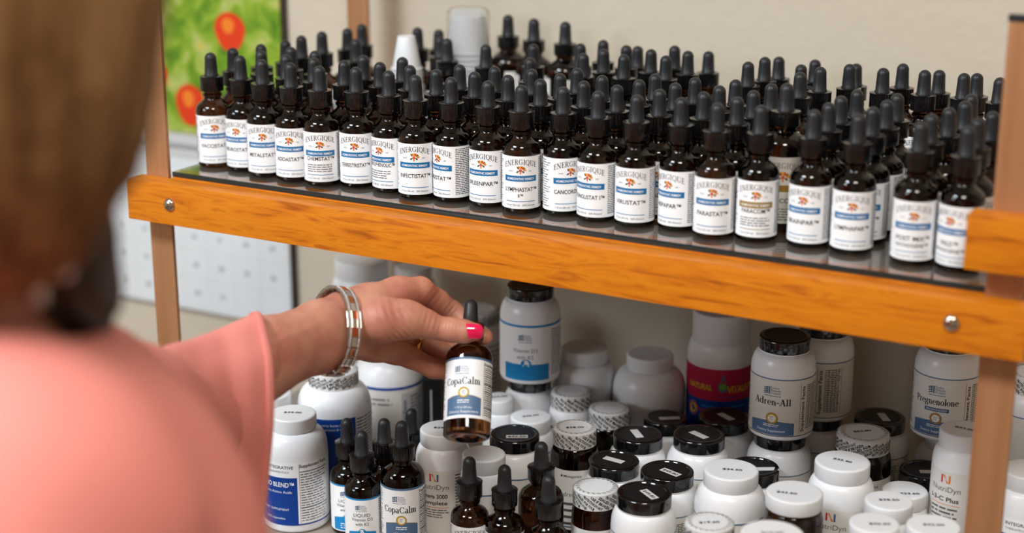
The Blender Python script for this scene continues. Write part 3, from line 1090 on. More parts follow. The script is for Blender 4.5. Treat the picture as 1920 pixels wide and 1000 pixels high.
pill(1098, 652, .122, 88, None, 'ribbed', 'left one of the two big plain white bottles by the wall', body_w=120, price='')
pill(1221, 664, .124, 88, None, 'ribbed', 'right one of the two big plain white bottles by the wall', body_w=137, price='')
pill(1142, 766, .088, 76, None, 'sealed', 'dark amber bottle with printed seal, between the two big plain white bottles', body_w=86, body=amber, price='', seed=3)
pill(1078, 802, .095, 80, 'meta', 'sealed', 'dark amber bottle with printed seal and white label, behind the two rear dropper bottles', body_w=92, body=amber, title='Adrenagen', price='$38.00', seed=1, yaw=-0.1)
pill(965, 812, .088, 94, 'plain', 'ortho', 'black-capped white bottle just right of the held dropper bottle', body_w=112, price='$42.50', soff=(0.002, -0.008), srot=0.0)
pill(1246, 780, .082, 82, 'plain', 'ortho', 'black-capped bottle below the right big plain white bottle', body_w=98, price='', soff=(0.004, -0.002))
pill(1203, 817, .085, 94, 'plain', 'ortho', 'black-capped bottle left of the one with a reddish reflecting lid', body_w=112, price='', soff=(-0.001, 0.0), srot=-1.25)
pill(1301, 812, .092, 97, 'ortho', 'ortho', 'black-capped white bottle with blank sticker, in front of the magenta and blue jar', body_w=120, price='', yaw=-0.9, soff=(0.002, -0.002), srot=0.1)
pill(1355, 772, .088, 94, 'ortho', 'ortho', 'black-capped white bottle tight against the magenta and blue jar', body_w=114, price='', yaw=-0.9, soff=(0.003, 0.0), srot=0.0)
low_ad = pill(1463, 806, .092, 97, 'ortho', 'ortho', 'black-capped bottle carrying the front stacked one with sideways facts panel', body_w=122, price='$53.00', yaw=-1.0, soff=(0.002, -0.012), srot=0.0)
low_ad2 = pill(1536, 772, .088, 88, 'ortho', 'ortho', 'black-capped bottle carrying the rear stacked one beside the wall', body_w=106, price=None, yaw=-0.9)
pill(1161, 862, .080, 97, 'plain', 'ortho', 'black-capped bottle with tilted blank sticker behind the two $49.80 lids', body_w=114, price='', soff=(0.0, 0.0), srot=-0.55)
pill(1243, 879, .085, 100, 'ortho', 'ortho', 'black-capped white bottle with price sticker, the rear one of the two $49.80 bottles', body_w=122, price='$49.80', soff=(0.005, 0.0), srot=0.28, yaw=-1.0)
pill(1208, 922, .088, 104, 'ortho', 'ortho', 'black-capped white bottle with price sticker, the front one of the two $49.80 bottles', body_w=124, price='$49.80', soff=(0.006, 0.001), srot=-0.02, yaw=-1.0)
pill(1118, 912, .074, 84, 'meta', 'sealed', 'amber bottle with white seal band right of the front dropper bottles', body_w=90, body=amber_lite, price='', seed=3)
pill(1371, 880, .103, 103, 'plain', 'plain', 'white bottle with $34.50 written on its white lid', body_w=134, price='$34.50', srot=-0.05, soff=(0.001, -0.001))
pill(1413, 874, .078, 97, 'plain', 'ortho', 'black-capped bottle half hidden behind the $34.50 lid', body_w=112, price='', soff=(0.012, -0.004))
pill(1490, 922, .106, 107, None, 'plain', 'dark amber bottle with $43.50 written on its white lid', body_w=112, body=amber, price='$43.50', soff=(-0.006, -0.004), srot=-0.1)
pill(1330, 980, .092, 92, 'plain', 'sealed', 'white bottle with printed seal and $19.60 lid at the lower picture edge', body_w=104, price='$19.60', seed=2)
pill(1448, 1000, .122, 120, 'plain', 'plain', 'white-lidded bottle at the lower picture edge right of the sealed $19.60 lid', body_w=140, price='$19.60')
pill(1580, 864, .109, 103, 'nutri', 'ribbed', 'white bottle with $35.90 written on its white lid', body_w=126, title='Fibro|Complex', price='$35.90', srot=-0.1, yaw=-0.25)
pill(1619, 812, .104, 98, 'meta', 'sealed', 'dark amber bottle with $52.80 lid and printed seal', body_w=110, body=amber, price='$52.80', seed=4, yaw=0.3, srot=0.1, soff=(0, 0.004))
pill(1650, 780, .095, 95, 'ortho', 'ortho', 'black-capped white bottle standing against the wall behind the $52.80 lid', body_w=114, price='', yaw=-1.0, soff=(0.003, 0.002), srot=-0.25)
pill(1667, 938, .100, 90, 'plain', 'plain', 'white-lidded bottle with faint $38.50 left of the tall white one behind the post', body_w=98, price='$38.50')
pill(1640, 980, .106, 94, 'plain', 'plain', 'white bottle with $42.30 lid at the lower picture edge', body_w=104, price='$42.30', soff=(0.004, -0.002))
pill(1698, 918, .084, 84, 'plain', 'plain', 'greyish white lidded bottle marked $22.60 beside the tall white one', body_w=90, price='$22.60', soff=(0.004, -0.008))
pill(1735, 880, .074, 97, 'plain', 'ortho', 'black-capped bottle half hidden behind the tall white bottle at the post', body_w=106, price='', soff=(0.005, -0.004))
pill(1808, 804, .140, 92, 'nutri', 'ribbed', 'tall white bottle with grey lettering partly behind the right post', body_w=110, title='I-3-C Plus', price='$33.00', yaw=-0.5, seed=2)
pill(1775, 990, .106, 100, 'plain', 'plain', 'white-lidded bottle at the lower picture edge left of the right post', body_w=112, price='$32.00')
low_pr = pill(1768, 808, .090, 62, None, 'plain', 'white bottle by the wall carrying the one with a small dark name strip', body_w=100, price=None)
jug = pill(1350, 585, .172, 108, 'vitality', 'plain', 'tall jar with magenta and blue wrap and yellow lettering', body_w=124, price=None, cap_h=0.03, yaw=0.12, name='powder_jar')
pill(680, 484, .150, 100, 'plain', 'plain', 'wide white jar behind the wrist, seen under the rail', body_w=114, price=None, cap_h=0.02, name='supplement_jar')
pill(772, 498, .145, 70, 'd3', 'plain', 'white jar with blue ring beside the wide white jar', body_w=86, price=None, name='supplement_jar')
pill(893, 580, .125, 86, 'plain', 'sealed', 'white bottle with printed seal behind the held dropper bottle', body_w=92, price='', seed=4)
# right bay beyond the post
pill(1945, 700, .15, 104, 'ortho', 'sealed', 'sealed bottle seen right of the post, upper', body_w=124, price='', yaw=-0.9, seed=1)
pill(1930, 880, .11, 100, 'blend', 'plain', 'white bottle with blue band at the right picture edge below the sealed one', body_w=124, price='')
pill(1935, 672, .10, 86, 'plain', 'ortho', 'black-capped bottle at the far right edge, beyond the post', body_w=104, price=None)

# dropper bottles on the lower shelf take part in the spacing
DROPS = []


def ldrop(px, py, kind, lab, label, yaw=0.0):
    h = 0.107 if kind == 'small' else 0.1185
    p, k = on_z(px, py, Zs + h)
    r = 0.0163 if kind == 'small' else 0.0193
    DROPS.append(dict(x=p[0], y=p[1], r=r, k=kind, lab=lab, label=label, yaw=yaw, z0=Zs, z1=Zs + h, stack=False))


d3m = wrap_mesh(d3_label(), 0.0163)
copam = wrap_mesh(copa_label(), 0.0193)
enm = wrap_mesh(energique_label('DETOXSTAT', '', blue, 0), 0.0163)
enr = energique_label('NERVOSTAT', '', redi, 0)
enr.rect(-14, 14, 39, 47, mag, 2.5)
enr.text('ENERGIQUE', 0, 41, 6, paper, 3, width=25)
enrm = wrap_mesh(enr, 0.0163)
ldrop(654, 786, 'small', d3m, 'dropper bottle with bright blue label foot, rear one of the two', -0.15)
ldrop(683, 807, 'small', d3m, 'dropper bottle with bright blue label foot, front one of the two', -0.1)
ldrop(720, 784, 'small', None, 'dropper bottle without visible label between the blue-footed ones and the wall')
ldrop(745, 789, 'large', copam, 'large dropper bottle with slate blue label foot and gold ring, standing on the shelf', -0.1)
ldrop(771, 768, 'small', None, 'dusty greyish dropper bottle behind the large standing one')
ldrop(880, 857, 'small', enm, 'leftmost of the four dropper bottles at the lower picture edge', 0.0)
ldrop(946, 872, 'small', enm, 'second from left of the four dropper bottles at the lower picture edge', -0.05)
ldrop(1015, 829, 'large', enrm, 'dropper bottle with magenta band on its label, behind the others', -0.35)
ldrop(1029, 892, 'small', enm, 'rightmost dropper bottle at the lower picture edge', 0.0)
ALLB = [q for q in PILLS + DROPS]
for it_ in range(400):
    for i in range(len(ALLB)):
        for j in range(i):
            a, b = ALLB[i], ALLB[j]
            dx, dy = a['x'] - b['x'], a['y'] - b['y']
            dd = math.hypot(dx, dy)
            need = a['r'] + b['r'] + 0.0005
            if dd < need:
                q = (need - dd) / max(dd, 1e-6) * 0.5
                a['x'] += dx * q
                a['y'] += dy * q
                b['x'] -= dx * q
                b['y'] -= dy * q
    for a in ALLB:
        a['y'] = min(a['y'], WY - 0.002 - a['r'])
        # keep off the posts
        for (x0, x1, y0, y1) in ((-0.0287, -0.0017, 0, 0.024), (0.752, 0.779, 0, 0.024), (0.752, 0.779, 0.334, 0.358)):
            qx, qy = min(max(a['x'], x0), x1), min(max(a['y'], y0), y1)
            dx, dy = a['x'] - qx, a['y'] - qy
            dd = math.hypot(dx, dy)
            if 1e-6 < dd < a['r'] + 0.001:
                a['x'] = qx + dx / dd * (a['r'] + 0.001)
                a['y'] = qy + dy / dd * (a['r'] + 0.001)


def stack_on(P, D, Dc, h, kind, cap, label, **kw):
    return pill(0, 0, h, 0, kind, cap, label, z=P['z1'], pos=(P['x'], P['y']), D=D, Dc=Dc, **kw)


n0 = len(PILLS)
stack_on(low_d3, 0.058, 0.0455, 0.092, 'd3', 'ortho', 'white bottle with bright blue label foot standing on a black-capped one', price=None, yaw=-0.1)
stack_on(low_ad, 0.057, 0.0455, 0.090, 'ortho', 'ortho', 'front stacked white bottle with slate blue label foot and gold ring', title='Adren-All', price=None, yaw=-0.28)
stack_on(low_ad2, 0.057, 0.0455, 0.090, 'ortho', 'ortho', 'rear stacked white bottle showing its sideways facts panel', title='Adren-All', price=None, yaw=-1.0)
stack_on(low_pr, 0.058, 0.0455, 0.092, 'ortho', 'ortho', 'white bottle with a small dark strip under its name, stacked by the right post', title='Pregnenolone', price=None, yaw=-0.25)
for P in PILLS:
    a = list(P['a'])
    if a[4] == 'tanseal2':
        a[4] = 'sealed'
        P['a'] = tuple(a)
        r_ = build_pill(P)
        sd = Decal()
        sd.disc(-7, 1, 4.5, tan, 0, 16, 1.9, 0.15)
        sd.text('MUST BE NEW', 7, 5, 2.4, ink, 1, width=13)
        sd.flat('tan_lid_mark', r_, P['z1'] - P['z0'] + 0.0012)
    else:
        build_pill(P)
for q in DROPS:
    o = dropper(q['k'], q['x'], q['y'], q['z0'], q['lab'], q['yaw'])
    tag(o, q['label'], 'bottle', 'dropper bottles on the lower shelf')
# black carton standing behind the lower dropper bottles
p, k = on_z(812, 708, Zs + 0.085)
cb = empty('carton', (p[0], p[1], Zs), 0.35)
tag(cb, 'narrow black carton with a thin silver line, behind the lower dropper bottles', 'box')
box('box_body', -0.009, 0.009, -0.009, 0.009, 0, 0.085, capmatte, cb, 0.0006)
box('silver_line', -0.0012, 0.0004, -0.0093, -0.00905, 0.01, 0.075, silv2, cb)

# ---------------------------------------------------------------- things behind the dropper bottles
CUPS = [i for i in items if i['t'] == 'c']


def cup_stack(px, py, z0, ztop, r0, r1, n, name, label, sleeve):
    root = empty(name, (CUPS[0]['x'], CUPS[0]['y'], z0))
    CUPS.pop(0)
    tag(root, label, 'cups')
    H = ztop - z0
    step = (H * 0.68) / n
    ch = H * 0.32
    for i in range(n):
        zb = i * step
        sc = 1.0 - 0.12 * i / n if not sleeve else 1.0
        lathe_obj('cup', [(r1 * sc, zb), (r1 * 1.12 * sc, zb + 0.0006), (r1 * 1.12 * sc, zb + 0.002), (r1 * sc, zb + 0.0026), (r0 * sc, zb + ch - 0.0005), (r0 * 0.97 * sc, zb + ch), (0, zb + ch - 0.0003)], capw, root, 32)
    if sleeve:
        lathe_obj('plastic_sleeve', [(r1 * 1.16, 0.0005), (r1 * 1.17, H * 0.5), (r1 * 1.17, H * 0.985), (r1 * 1.0, H * 1.01), (0.002, H * 1.012)], clearp, root, 36)
    return root


cup_stack(850, 20, 0.0, 0.125, 0.0150, 0.0190, 16, 'cup_stack', 'stack of white paper cups in a clear plastic sleeve', True)
cup_stack(748, 55, 0.0, 0.107, 0.0098, 0.0165, 18, 'cup_stack', 'stack of small ridged white medicine cups beside the rear post', False)
for (px, py, w, lab) in ((806, 160, 0.045, 'small white carton with red band lying left, behind the dropper bottles'), (1000, 150, 0.034, 'small white carton with red band lying right, behind the dropper bottles')):
    p, k = on_z(px, py, 0.05)
    c = empty('carton', (p[0], min(max(p[1], 0.175), 0.187), 0.0), 0.0)
    tag(c, lab, 'box')
    c['_w'] = w

# calendar on the wall
cal = empty('wall_calendar', (-0.29, WY, -0.29))
tag(cal, 'wall calendar with a photo of red tomatoes above a white date grid', 'calendar')
tom = mat('tomato_photo_print', (120, 170, 40), rough=0.35)
nt = tom.node_tree
bs = nt.nodes['Principled BSDF']
tc = nt.nodes.new('ShaderNodeTexCoord')
n1 = nt.nodes.new('ShaderNodeTexNoise')
n1.inputs['Scale'].default_value = 26
n1.inputs['Detail'].default_value = 3
n1.inputs['Distortion'].default_value = 0.8
r1 = nt.nodes.new('ShaderNodeValToRGB')
for e in range(3):
    r1.color_ramp.elements.new(0.5)
for e, (pp, c) in zip(r1.color_ramp.elements, ((0.3, (62, 112, 22)), (0.44, (110, 150, 32)), (0.54, (146, 174, 52)), (0.62, (180, 188, 110)), (0.76, (214, 186, 30)))):
    e.position = pp
    e.color = (*lin(c), 1)
nt.links.new(tc.outputs['Object'], n1.inputs['Vector'])
nt.links.new(n1.outputs['Fac'], r1.inputs['Fac'])
nt.links.new(r1.outputs['Color'], bs.inputs['Base Color'])


def wall_pt(px, py, dy=0.0):
    p, k = on_y(px, py, WY - dy)
    return p[0] + 0.29, -dy, p[2] + 0.29


def wall_box(name, a, b, m, d0, d1, bev=0.0, parent=None):
    o = box(name, min(a[0], b[0]), max(a[0], b[0]), -d1, -d0, min(a[2], b[2]), max(a[2], b[2]), m, parent or cal, bev)
    return o


tl, br = wall_pt(541, 268), wall_pt(207, 330)
xl, xr = wall_pt(210, 430)[0], wall_pt(541, 200)[0]
zmid = wall_pt(380, 262)[2]
zbot = wall_pt(350, 573)[2]
wall_box('backing_board', (xl - 0.002, 0, zbot - 0.002), (xr + 0.004, 0, zmid + 0.32), mat('dark_brown_backing', (58, 44, 34), rough=0.6), 0.0005, 0.006)
wall_box('date_page', (xl, 0, zbot), (xr - 0.001, 0, zmid - 0.004), white_card, 0.0065, 0.009)
wall_box('photo_page', (xl, 0, zmid + 0.008), (xr - 0.001, 0, zmid + 0.31), tom, 0.0065, 0.009)
wall_box('binding_strip', (xl, 0, zmid - 0.022), (xr - 0.001, 0, zmid + 0.007), mat('binding_grey', (206, 208, 208), rough=0.5), 0.0092, 0.011)
wall_box('month_bar', (xl + 0.004, 0, zmid - 0.012), (xr - 0.004, 0, zmid - 0.006), mat('binding_line', (150, 155, 155), rough=0.5), 0.0112, 0.0116)
red_t = mat('tomato_red_print', (222, 60, 20), rough=0.35)
red_hi = mat('tomato_orange_print', (238, 130, 40), rough=0.35)
for (px, py, rx, rz_) in ((440, 58, 0.0225, 0.0235), (366, 195, 0.022, 0.026), (300, 140, 0.019, 0.022), (250, 60, 0.016, 0.02)):
    q = wall_pt(px, py)
    bm = bmesh.new()
    for (s, dz, dx, mi, dy) in ((1.0, 0, 0, 0, 0.0094), (0.4, 0.3, -0.1, 1, 0.0096)):
        r = bmesh.ops.create_circle(bm, cap_ends=True, radius=1, segments=24)
        for v in r['verts']:
            x, y = v.co.x, v.co.y
            v.co = Vector((q[0] + (x * s + dx) * rx * (1 + 0.08 * math.sin(3 * y)), -dy, q[2] + (y * s + dz) * rz_))
        for f in set(f for v in r['verts'] for f in v.link_faces):
            f.material_index = mi
    bm_obj('printed_tomato', bm, [red_t, red_hi], cal, smooth=0)
# dates on the page
d = Decal()
x0, x1 = (xl + 0.004) * 1000, (xr - 0.006) * 1000
zt, zb_ = (zmid - 0.03) * 1000, (zbot + 0.006) * 1000
for c in range(8):
    u = x0 + (x1 - x0) * c / 7
    d.rect(u - 0.15, u + 0.15, zb_, zt, silv2, 1)
for r in range(6):
    v = zb_ + (zt - zb_) * r / 5
    d.rect(x0, x1, v - 0.15, v + 0.15, silv2, 1)
k = 1
for r in range(5):
    for c in range(7):
        if k <= 31 and not (r == 0 and c < 2):
            d.text(str(k), x0 + (x1 - x0) * (c + 0.5) / 7, zt - (zt - zb_) * (r + 0.6) / 5, 8, inkg, 1, bold=0.02)
            k += 1
dd_ = d.flat('date_print', cal)
dd_.rotation_euler = (PI / 2, 0, 0)
dd_.location = (0, -0.0091, 0)
for c in [o for o in bpy.data.objects if '_w' in o.keys()]:
    w = c['_w']
    del c['_w']
    box('box_body', -w / 2, w / 2, -0.009, 0.009, 0.0, 0.048, white_card, c, 0.0005)
    box('red_band', -w / 2 - 0.0002, w / 2 + 0.0002, -0.0093, 0.0093, 0.033, 0.043, mat('carton_red', (200, 70, 60)), c)

# ---------------------------------------------------------------- the woman
def C3(px, py, k):
    return np.array([(px - 960) * k / F, (500 - py) * k / F, k], dtype=np.float32)


def to_world(P):
    P = np.asarray(P, dtype=np.float64)
    return CAM + P[..., 0:1] * Rv + P[..., 1:2] * Uv + P[..., 2:3] * Vv


DOWN = np.array([0, -Uv[2], -Vv[2]], dtype=np.float32)      # world down in the same axes


def smin(a, b, k):
    h = np.clip(0.5 + 0.5 * (b - a) / k, 0, 1)
    return b * (1 - h) + a * h - k * h * (1 - h)


def cone(P, a, b, ra, rb):
    ab = b - a
    L = float(ab @ ab)
    t = np.clip(((P - a) @ ab) / L, 0, 1)
    d = P - a - t[..., None] * ab
    return np.sqrt((d * d).sum(-1)) - (ra + (rb - ra) * t)


def ellip(P, c, r):
    q = (P - c) / np.array(r, dtype=np.float32)
    n = np.sqrt((q * q).sum(-1))
    return (n - 1) * min(r)


def chain(P, pts, k=0.004):
    d = None
    for (a, ra), (b, rb) in zip(pts[:-1], pts[1:]):
        e = cone(P, a, b, ra, rb)
        d = e if d is None else smin(d, e, k)
    return d


def surface_nets(fn, lo, hi, h):
    lo, hi = np.array(lo, dtype=np.float32), np.array(hi, dtype=np.float32)
    n = np.ceil((hi - lo) / h).astype(int) + 1
    ax = [lo[i] + h * np.arange(n[i], dtype=np.float32) for i in range(3)]
    D = np.empty(n, dtype=np.float32)
    for i0 in range(0, n[0], 24):
        i1 = min(n[0], i0 + 24)
        P = np.stack(np.meshgrid(ax[0][i0:i1], ax[1], ax[2], indexing='ij'), -1)
        D[i0:i1] = fn(P)
    ins = D < 0
    cnt = np.zeros(n - 1, dtype=np.int32)
    acc = np.zeros((*(n - 1), 3), dtype=np.float32)
    nb = np.zeros(n - 1, dtype=np.int32)
    m = n - 1
    idx = [(0, 0), (0, 1), (1, 0), (1, 1)]
    for axis in range(3):
        o = [q for q in range(3) if q != axis]
        for (u, v) in idx:
            s0, s1 = [None] * 3, [None] * 3
            s0[axis], s1[axis] = slice(0, m[axis]), slice(1, m[axis] + 1)
            s0[o[0]] = s1[o[0]] = slice(u, u + m[o[0]])
            s0[o[1]] = s1[o[1]] = slice(v, v + m[o[1]])
            A, B = D[tuple(s0)], D[tuple(s1)]
            x = (A < 0) != (B < 0)
            t = np.where(x, A / np.where(x, A - B, 1), 0)
            nb += x
            acc[..., axis] += np.where(x, t, 0)
            acc[..., o[0]] += np.where(x, u, 0)
            acc[..., o[1]] += np.where(x, v, 0)
    act = nb > 0
    vid = np.full(m, -1, dtype=np.int64)
    vid[act] = np.arange(act.sum())
    ijk = np.argwhere(act)
    V = lo + h * (ijk + acc[act] / nb[act][:, None])
    faces = []
    for axis in range(3):
        o = [(axis + 1) % 3, (axis + 2) % 3]
        s0, s1 = [slice(1, m[q]) for q in range(3)], [slice(1, m[q]) for q in range(3)]
        s0[axis], s1[axis] = slice(0, m[axis]), slice(1, m[axis] + 1)
        A, B = ins[tuple(s0)], ins[tuple(s1)]
        for flip in (False, True):
            e = np.argwhere((A & ~B) if not flip else (~A & B))
            if not len(e):
                continue
            base = e.copy()
            for q in range(3):
                if q != axis:
                    base[:, q] += 1
            def g(du, dv):
                c = base.copy()
                c[:, o[0]] -= du
                c[:, o[1]] -= dv
                return vid[c[:, 0], c[:, 1], c[:, 2]]
            q = np.stack([g(1, 1), g(0, 1), g(0, 0), g(1, 0)], 1)
            if flip:
                q = q[:, ::-1]
            faces.append(q)
    Fc = np.concatenate(faces)
    return V, Fc[(Fc >= 0).all(1)]


# joints: picture column, row, distance -> point; the arm runs away from the viewer to the bottle
W_ = C3
foreL = [(W_(405, 745, 1.195), .0265), (W_(500, 655, 1.235), .0235), (W_(600, 612, 1.280), .0195), (W_(652, 590, 1.302), .0178)]
foreM = [(W_(405, 765, 1.20), .0265), (W_(500, 686, 1.240), .0225), (W_(600, 652, 1.285), .0190), (W_(650, 634, 1.306), .0165)]
palm = [
    [(W_(645, 590, 1.302), .0178), (W_(690, 572, 1.312), .0165), (W_(745, 551, 1.326), .0130), (W_(788, 546, 1.338), .0118)],
    [(W_(650, 600, 1.312), .0170), (W_(715, 580, 1.335), .0150), (W_(783, 566, 1.356), .0120)],
    [(W_(650, 612, 1.315), .0170), (W_(705, 610, 1.340), .0150), (W_(758, 618, 1.362), .0118)],
    [(W_(648, 634, 1.308), .0165), (W_(700, 642, 1.325), .0150), (W_(742, 657, 1.340), .0120)],
]
thenar = [(W_(668, 606, 1.300), .0165), (W_(715, 600, 1.293), .0175), (W_(760, 599, 1.296), .0145), (W_(795, 606, 1.300), .0112)]
thumb = [(W_(778, 602, 1.299), .0120), (W_(808, 612, 1.301), .0099), (W_(836, 618, 1.303), .0096), (W_(848, 619, 1.303), .0095), (W_(870, 622, 1.304), .0094), (W_(891, 623, 1.306), .0074)]
index = [(W_(786, 547, 1.340), .0122), (W_(820, 566, 1.352), .0102), (W_(848, 586, 1.360), .0095), (W_(882, 614, 1.354), .0083), (W_(909, 632, 1.341), .0070)]
middle = [(W_(784, 566, 1.358), .0118), (W_(818, 606, 1.372), .0100), (W_(838, 634, 1.374), .0092), (W_(875, 655, 1.362), .0080), (W_(898, 662, 1.351), .0070)]
ringf = [(W_(752, 630, 1.352), .0112), (W_(786, 642, 1.360), .0096), (W_(826, 662, 1.362), .0088), (W_(862, 676, 1.356), .0078), (W_(884, 684, 1.351), .0069)]
pinky = [(W_(736, 657, 1.340), .0110), (W_(770, 670, 1.346), .0092), (W_(812, 691, 1.350), .0082), (W_(846, 698, 1.352), .0072), (W_(868, 702, 1.352), .0064)]


def sdf_hand(P):
    arm = smin(chain(P, foreL, .01), chain(P, foreM, .01), .016)
    pm = None
    for ch in palm:
        e = chain(P, ch, .008)
        pm = e if pm is None else smin(pm, e, .009)
    d = smin(arm, pm, .010)
    d = smin(d, chain(P, thenar, .008), .008)
    th = chain(P, thumb, .003)
    f = chain(P, index, .0035)
    for ch in (middle, ringf, pinky):
        f = smin(f, chain(P, ch, .0035), .0012)
    d = smin(d, th, .006)
    d = smin(d, f, .0035)
    # skin folds: thumb joint, thumb base, palm heel, knuckles
    for (c, ax, wl, amp, rad) in (
            (W_(842, 612, 1.294), np.array([0.96, -0.2, 0.1]), .0026, .00042, .0062),
            (W_(806, 602, 1.290), np.array([0.9, -0.3, 0.1]), .0042, .00028, .008),
            (W_(752, 622, 1.282), np.array([0.75, 0.6, 0.0]), .0040, .00045, .013),
            (W_(722, 585, 1.278), np.array([0.86, 0.3, 0.0]), .0052, .00018, .018),
            (W_(845, 580, 1.350), np.array([0.8, -0.6, 0.0]), .0036, .00035, .006),
            (W_(805, 550, 1.340), np.array([0.8, -0.6, 0.0]), .0044, .0004, .009)):
        q = P - c
        r2 = (q * q).sum(-1) / (rad * rad)
        d = d + amp * np.exp(-r2) * np.sin((q @ ax.astype(np.float32)) * 2 * PI / wl)
    # tendons and veins on the back of the hand and the forearm
    for (a, b, r, s) in ((W_(672, 548, 1.297), W_(780, 527, 1.330), .0022, -.0007), (W_(690, 566, 1.294), W_(775, 545, 1.322), .0020, -.0005), (W_(520, 640, 1.21), W_(640, 590, 1.282), .003, -.0006),
                         (W_(690, 640, 1.300), W_(735, 628, 1.305), .0020, .0016), (W_(735, 628, 1.305), W_(775, 615, 1.305), .0018, .0014)):
        e = cone(P, a, b, 0.0, 0.0)
        d = d + s * np.exp(-(e / r) ** 2)
    return d


allp = np.array([p for ch in (palm + [thumb, index, middle, ringf, pinky, foreL]) for p, r in ch])
lo, hi = allp.min(0) - 0.042, allp.max(0) + 0.022
hv, hf = surface_nets(sdf_hand, (C3(420, 0, 1.2)[0], lo[1], 1.15), hi, 0.00085)
# two rounds of smoothing
def smooth_verts(v, f, it, lam=0.5):
    for _ in range(it):
        s = np.zeros_like(v)
        c = np.zeros(len(v), dtype=np.float32)
        for a, b in ((0, 1), (1, 2), (2, 3), (3, 0)):
            for (i, j) in ((a, b), (b, a)):
                np.add.at(s, f[:, i], v[f[:, j]])
                np.add.at(c, f[:, i], 1)
        v = v + lam * (s / np.maximum(c, 1)[:, None] - v)
    return v


hv = smooth_verts(hv, hf, 2)

RS, LS = W_(22, 1015, .60), W_(95, 830, .90)
NB = W_(-110, 790, .72)
HEAD = W_(-190, -190, .66)
EL = W_(372, 800, 1.182)


def torso_parts(g):
    mid = (RS + LS) / 2
    low = mid + DOWN * 0.22 + np.array([-0.06, 0, 0], np.float32)
    hip = low + DOWN * 0.30
    return [
        [(NB, .048 + g), (RS, .050 + g)], [(NB, .048 + g), (LS, .050 + g)], [(RS, .050 + g), (LS, .052 + g)],
        [(RS, .050 + g), (RS + DOWN * 0.27 + np.array([-.01, 0, .02], np.float32), .044 + g)],
        [(mid + DOWN * .05, .10 + g), (low, .115 + g), (hip, .14 + g)],
        [(RS + DOWN * .05 + np.array([-.01, 0, .02], np.float32), .05 + g), (low, .10 + g)], [(LS + DOWN * .05, .06 + g), (low, .10 + g)],
        [(LS, .048 + g), ((LS + EL) / 2, .042 + g), (EL, .029 + g)]]


def sdf_body(P):
    d = None
    for ch in torso_parts(0.0):
        e = chain(P, ch, .02)
        d = e if d is None else smin(d, e, .03)
    d = smin(d, cone(P, NB, HEAD - DOWN * -0.07, .050, .052), .02)
    h = ellip(P, HEAD, (.074, .108, .09))
    h = smin(h, cone(P, HEAD + DOWN * .06 + np.array([.02, 0, .03], np.float32), HEAD + DOWN * .095 + np.array([.03, 0, .05], np.float32), .045, .022), .03)
    fd = np.array([0.35, 0.0, 0.94], np.float32)          # she looks away from the viewer, at the shelf
    sd = np.array([0.94, 0.0, -0.35], np.float32)
    n0, n1 = HEAD + fd * .084 - DOWN * .012, HEAD + fd * .106 + DOWN * .03
    h = smin(h, cone(P, n0, n1, .007, .012), .008)
    for s in (-1, 1):
        h = -smin(-h, cone(P, HEAD + fd * .098 + sd * .031 * s, HEAD + fd * .10 + sd * .034 * s, .014, .014) * 1.0, .008)
        h = smin(h, ellip(P, HEAD + fd * .078 + sd * .031 * s, (.0125, .0125, .0125)), .002)
        h = smin(h, ellip(P, HEAD + sd * .076 * s + DOWN * .01, (.012, .028, .016)), .004)
    h = smin(h, cone(P, HEAD + fd * .088 + sd * .02 + DOWN * .058, HEAD + fd * .088 - sd * .02 + DOWN * .058, .006, .006), .004)
    d = smin(d, h, .015)
    d = smin(d, chain(P, [(EL, .029), (W_(430, 722, 1.21), .025), (W_(470, 680, 1.218), .026)], .01), .01)
    return d


def grid_for(parts, m):
    a = np.array([p for ch in parts for p, r in ch])
    return a.min(0) - m, a.max(0) + m


tp = torso_parts(0.0) + [[(HEAD, .1), (W_(470, 680, 1.218), .03)]]
lo, hi = grid_for(tp, 0.17)
bv, bf = surface_nets(sdf_body, lo, hi, 0.006)
woman = empty('person', (0.30, -0.62, -1.2))
tag(woman, 'person in a coral pink top with light brown hair, holding up a dropper bottle', 'person')


def np_mesh(name, v, f, m, parent, local=None):
    w = to_world(v) - np.array(woman.location)
    me = bpy.data.meshes.new(name)
    me.vertices.add(len(w))
    me.vertices.foreach_set('co', w.astype(np.float32).ravel())
    me.loops.add(f.size)
    me.loops.foreach_set('vertex_index', f.astype(np.int32).ravel())
    me.polygons.add(len(f))
    me.polygons.foreach_set('loop_start', np.arange(0, f.size, f.shape[1], dtype=np.int32))
    me.update(calc_edges=True)
    me.validate()
    me.polygons.foreach_set('use_smooth', [True] * len(me.polygons))
    me.materials.append(m)
    o = bpy.data.objects.new(name, me)
    COL.objects.link(o)
    o.parent = parent
    return o


def fix_normals(o):
    bm = bmesh.new()
    bm.from_mesh(o.data)
    bmesh.ops.recalc_face_normals(bm, faces=bm.faces[:])
    bm.to_mesh(o.data)
    bm.free()


body = np_mesh('body', np.concatenate([hv, bv]), np.concatenate([hf, bf + len(hv)]), skin, woman)
fix_normals(body)


# pink top over the torso, right arm included
def sdf_top(P):
    d = None
    for ch in torso_parts(0.009)[:-1] + [[(LS, .058), (LS * .6 + EL * .4, .054), (LS * .12 + EL * .88, .044)]]:
        e = chain(P, ch, .03)
        d = e if d is None else smin(d, e, .04)
    # soft folds running from the shoulder
    q = P - RS
    d = d + .0022 * np.sin((q[..., 0] * 0.6 + q[..., 1] * 1.0 + q[..., 2] * .3) * 95) * np.exp(-((q * q).sum(-1)) / .012)
    neck = cone(P, NB - DOWN * .03, HEAD + DOWN * .05, .066, .066)
    return np.maximum(d, -neck)


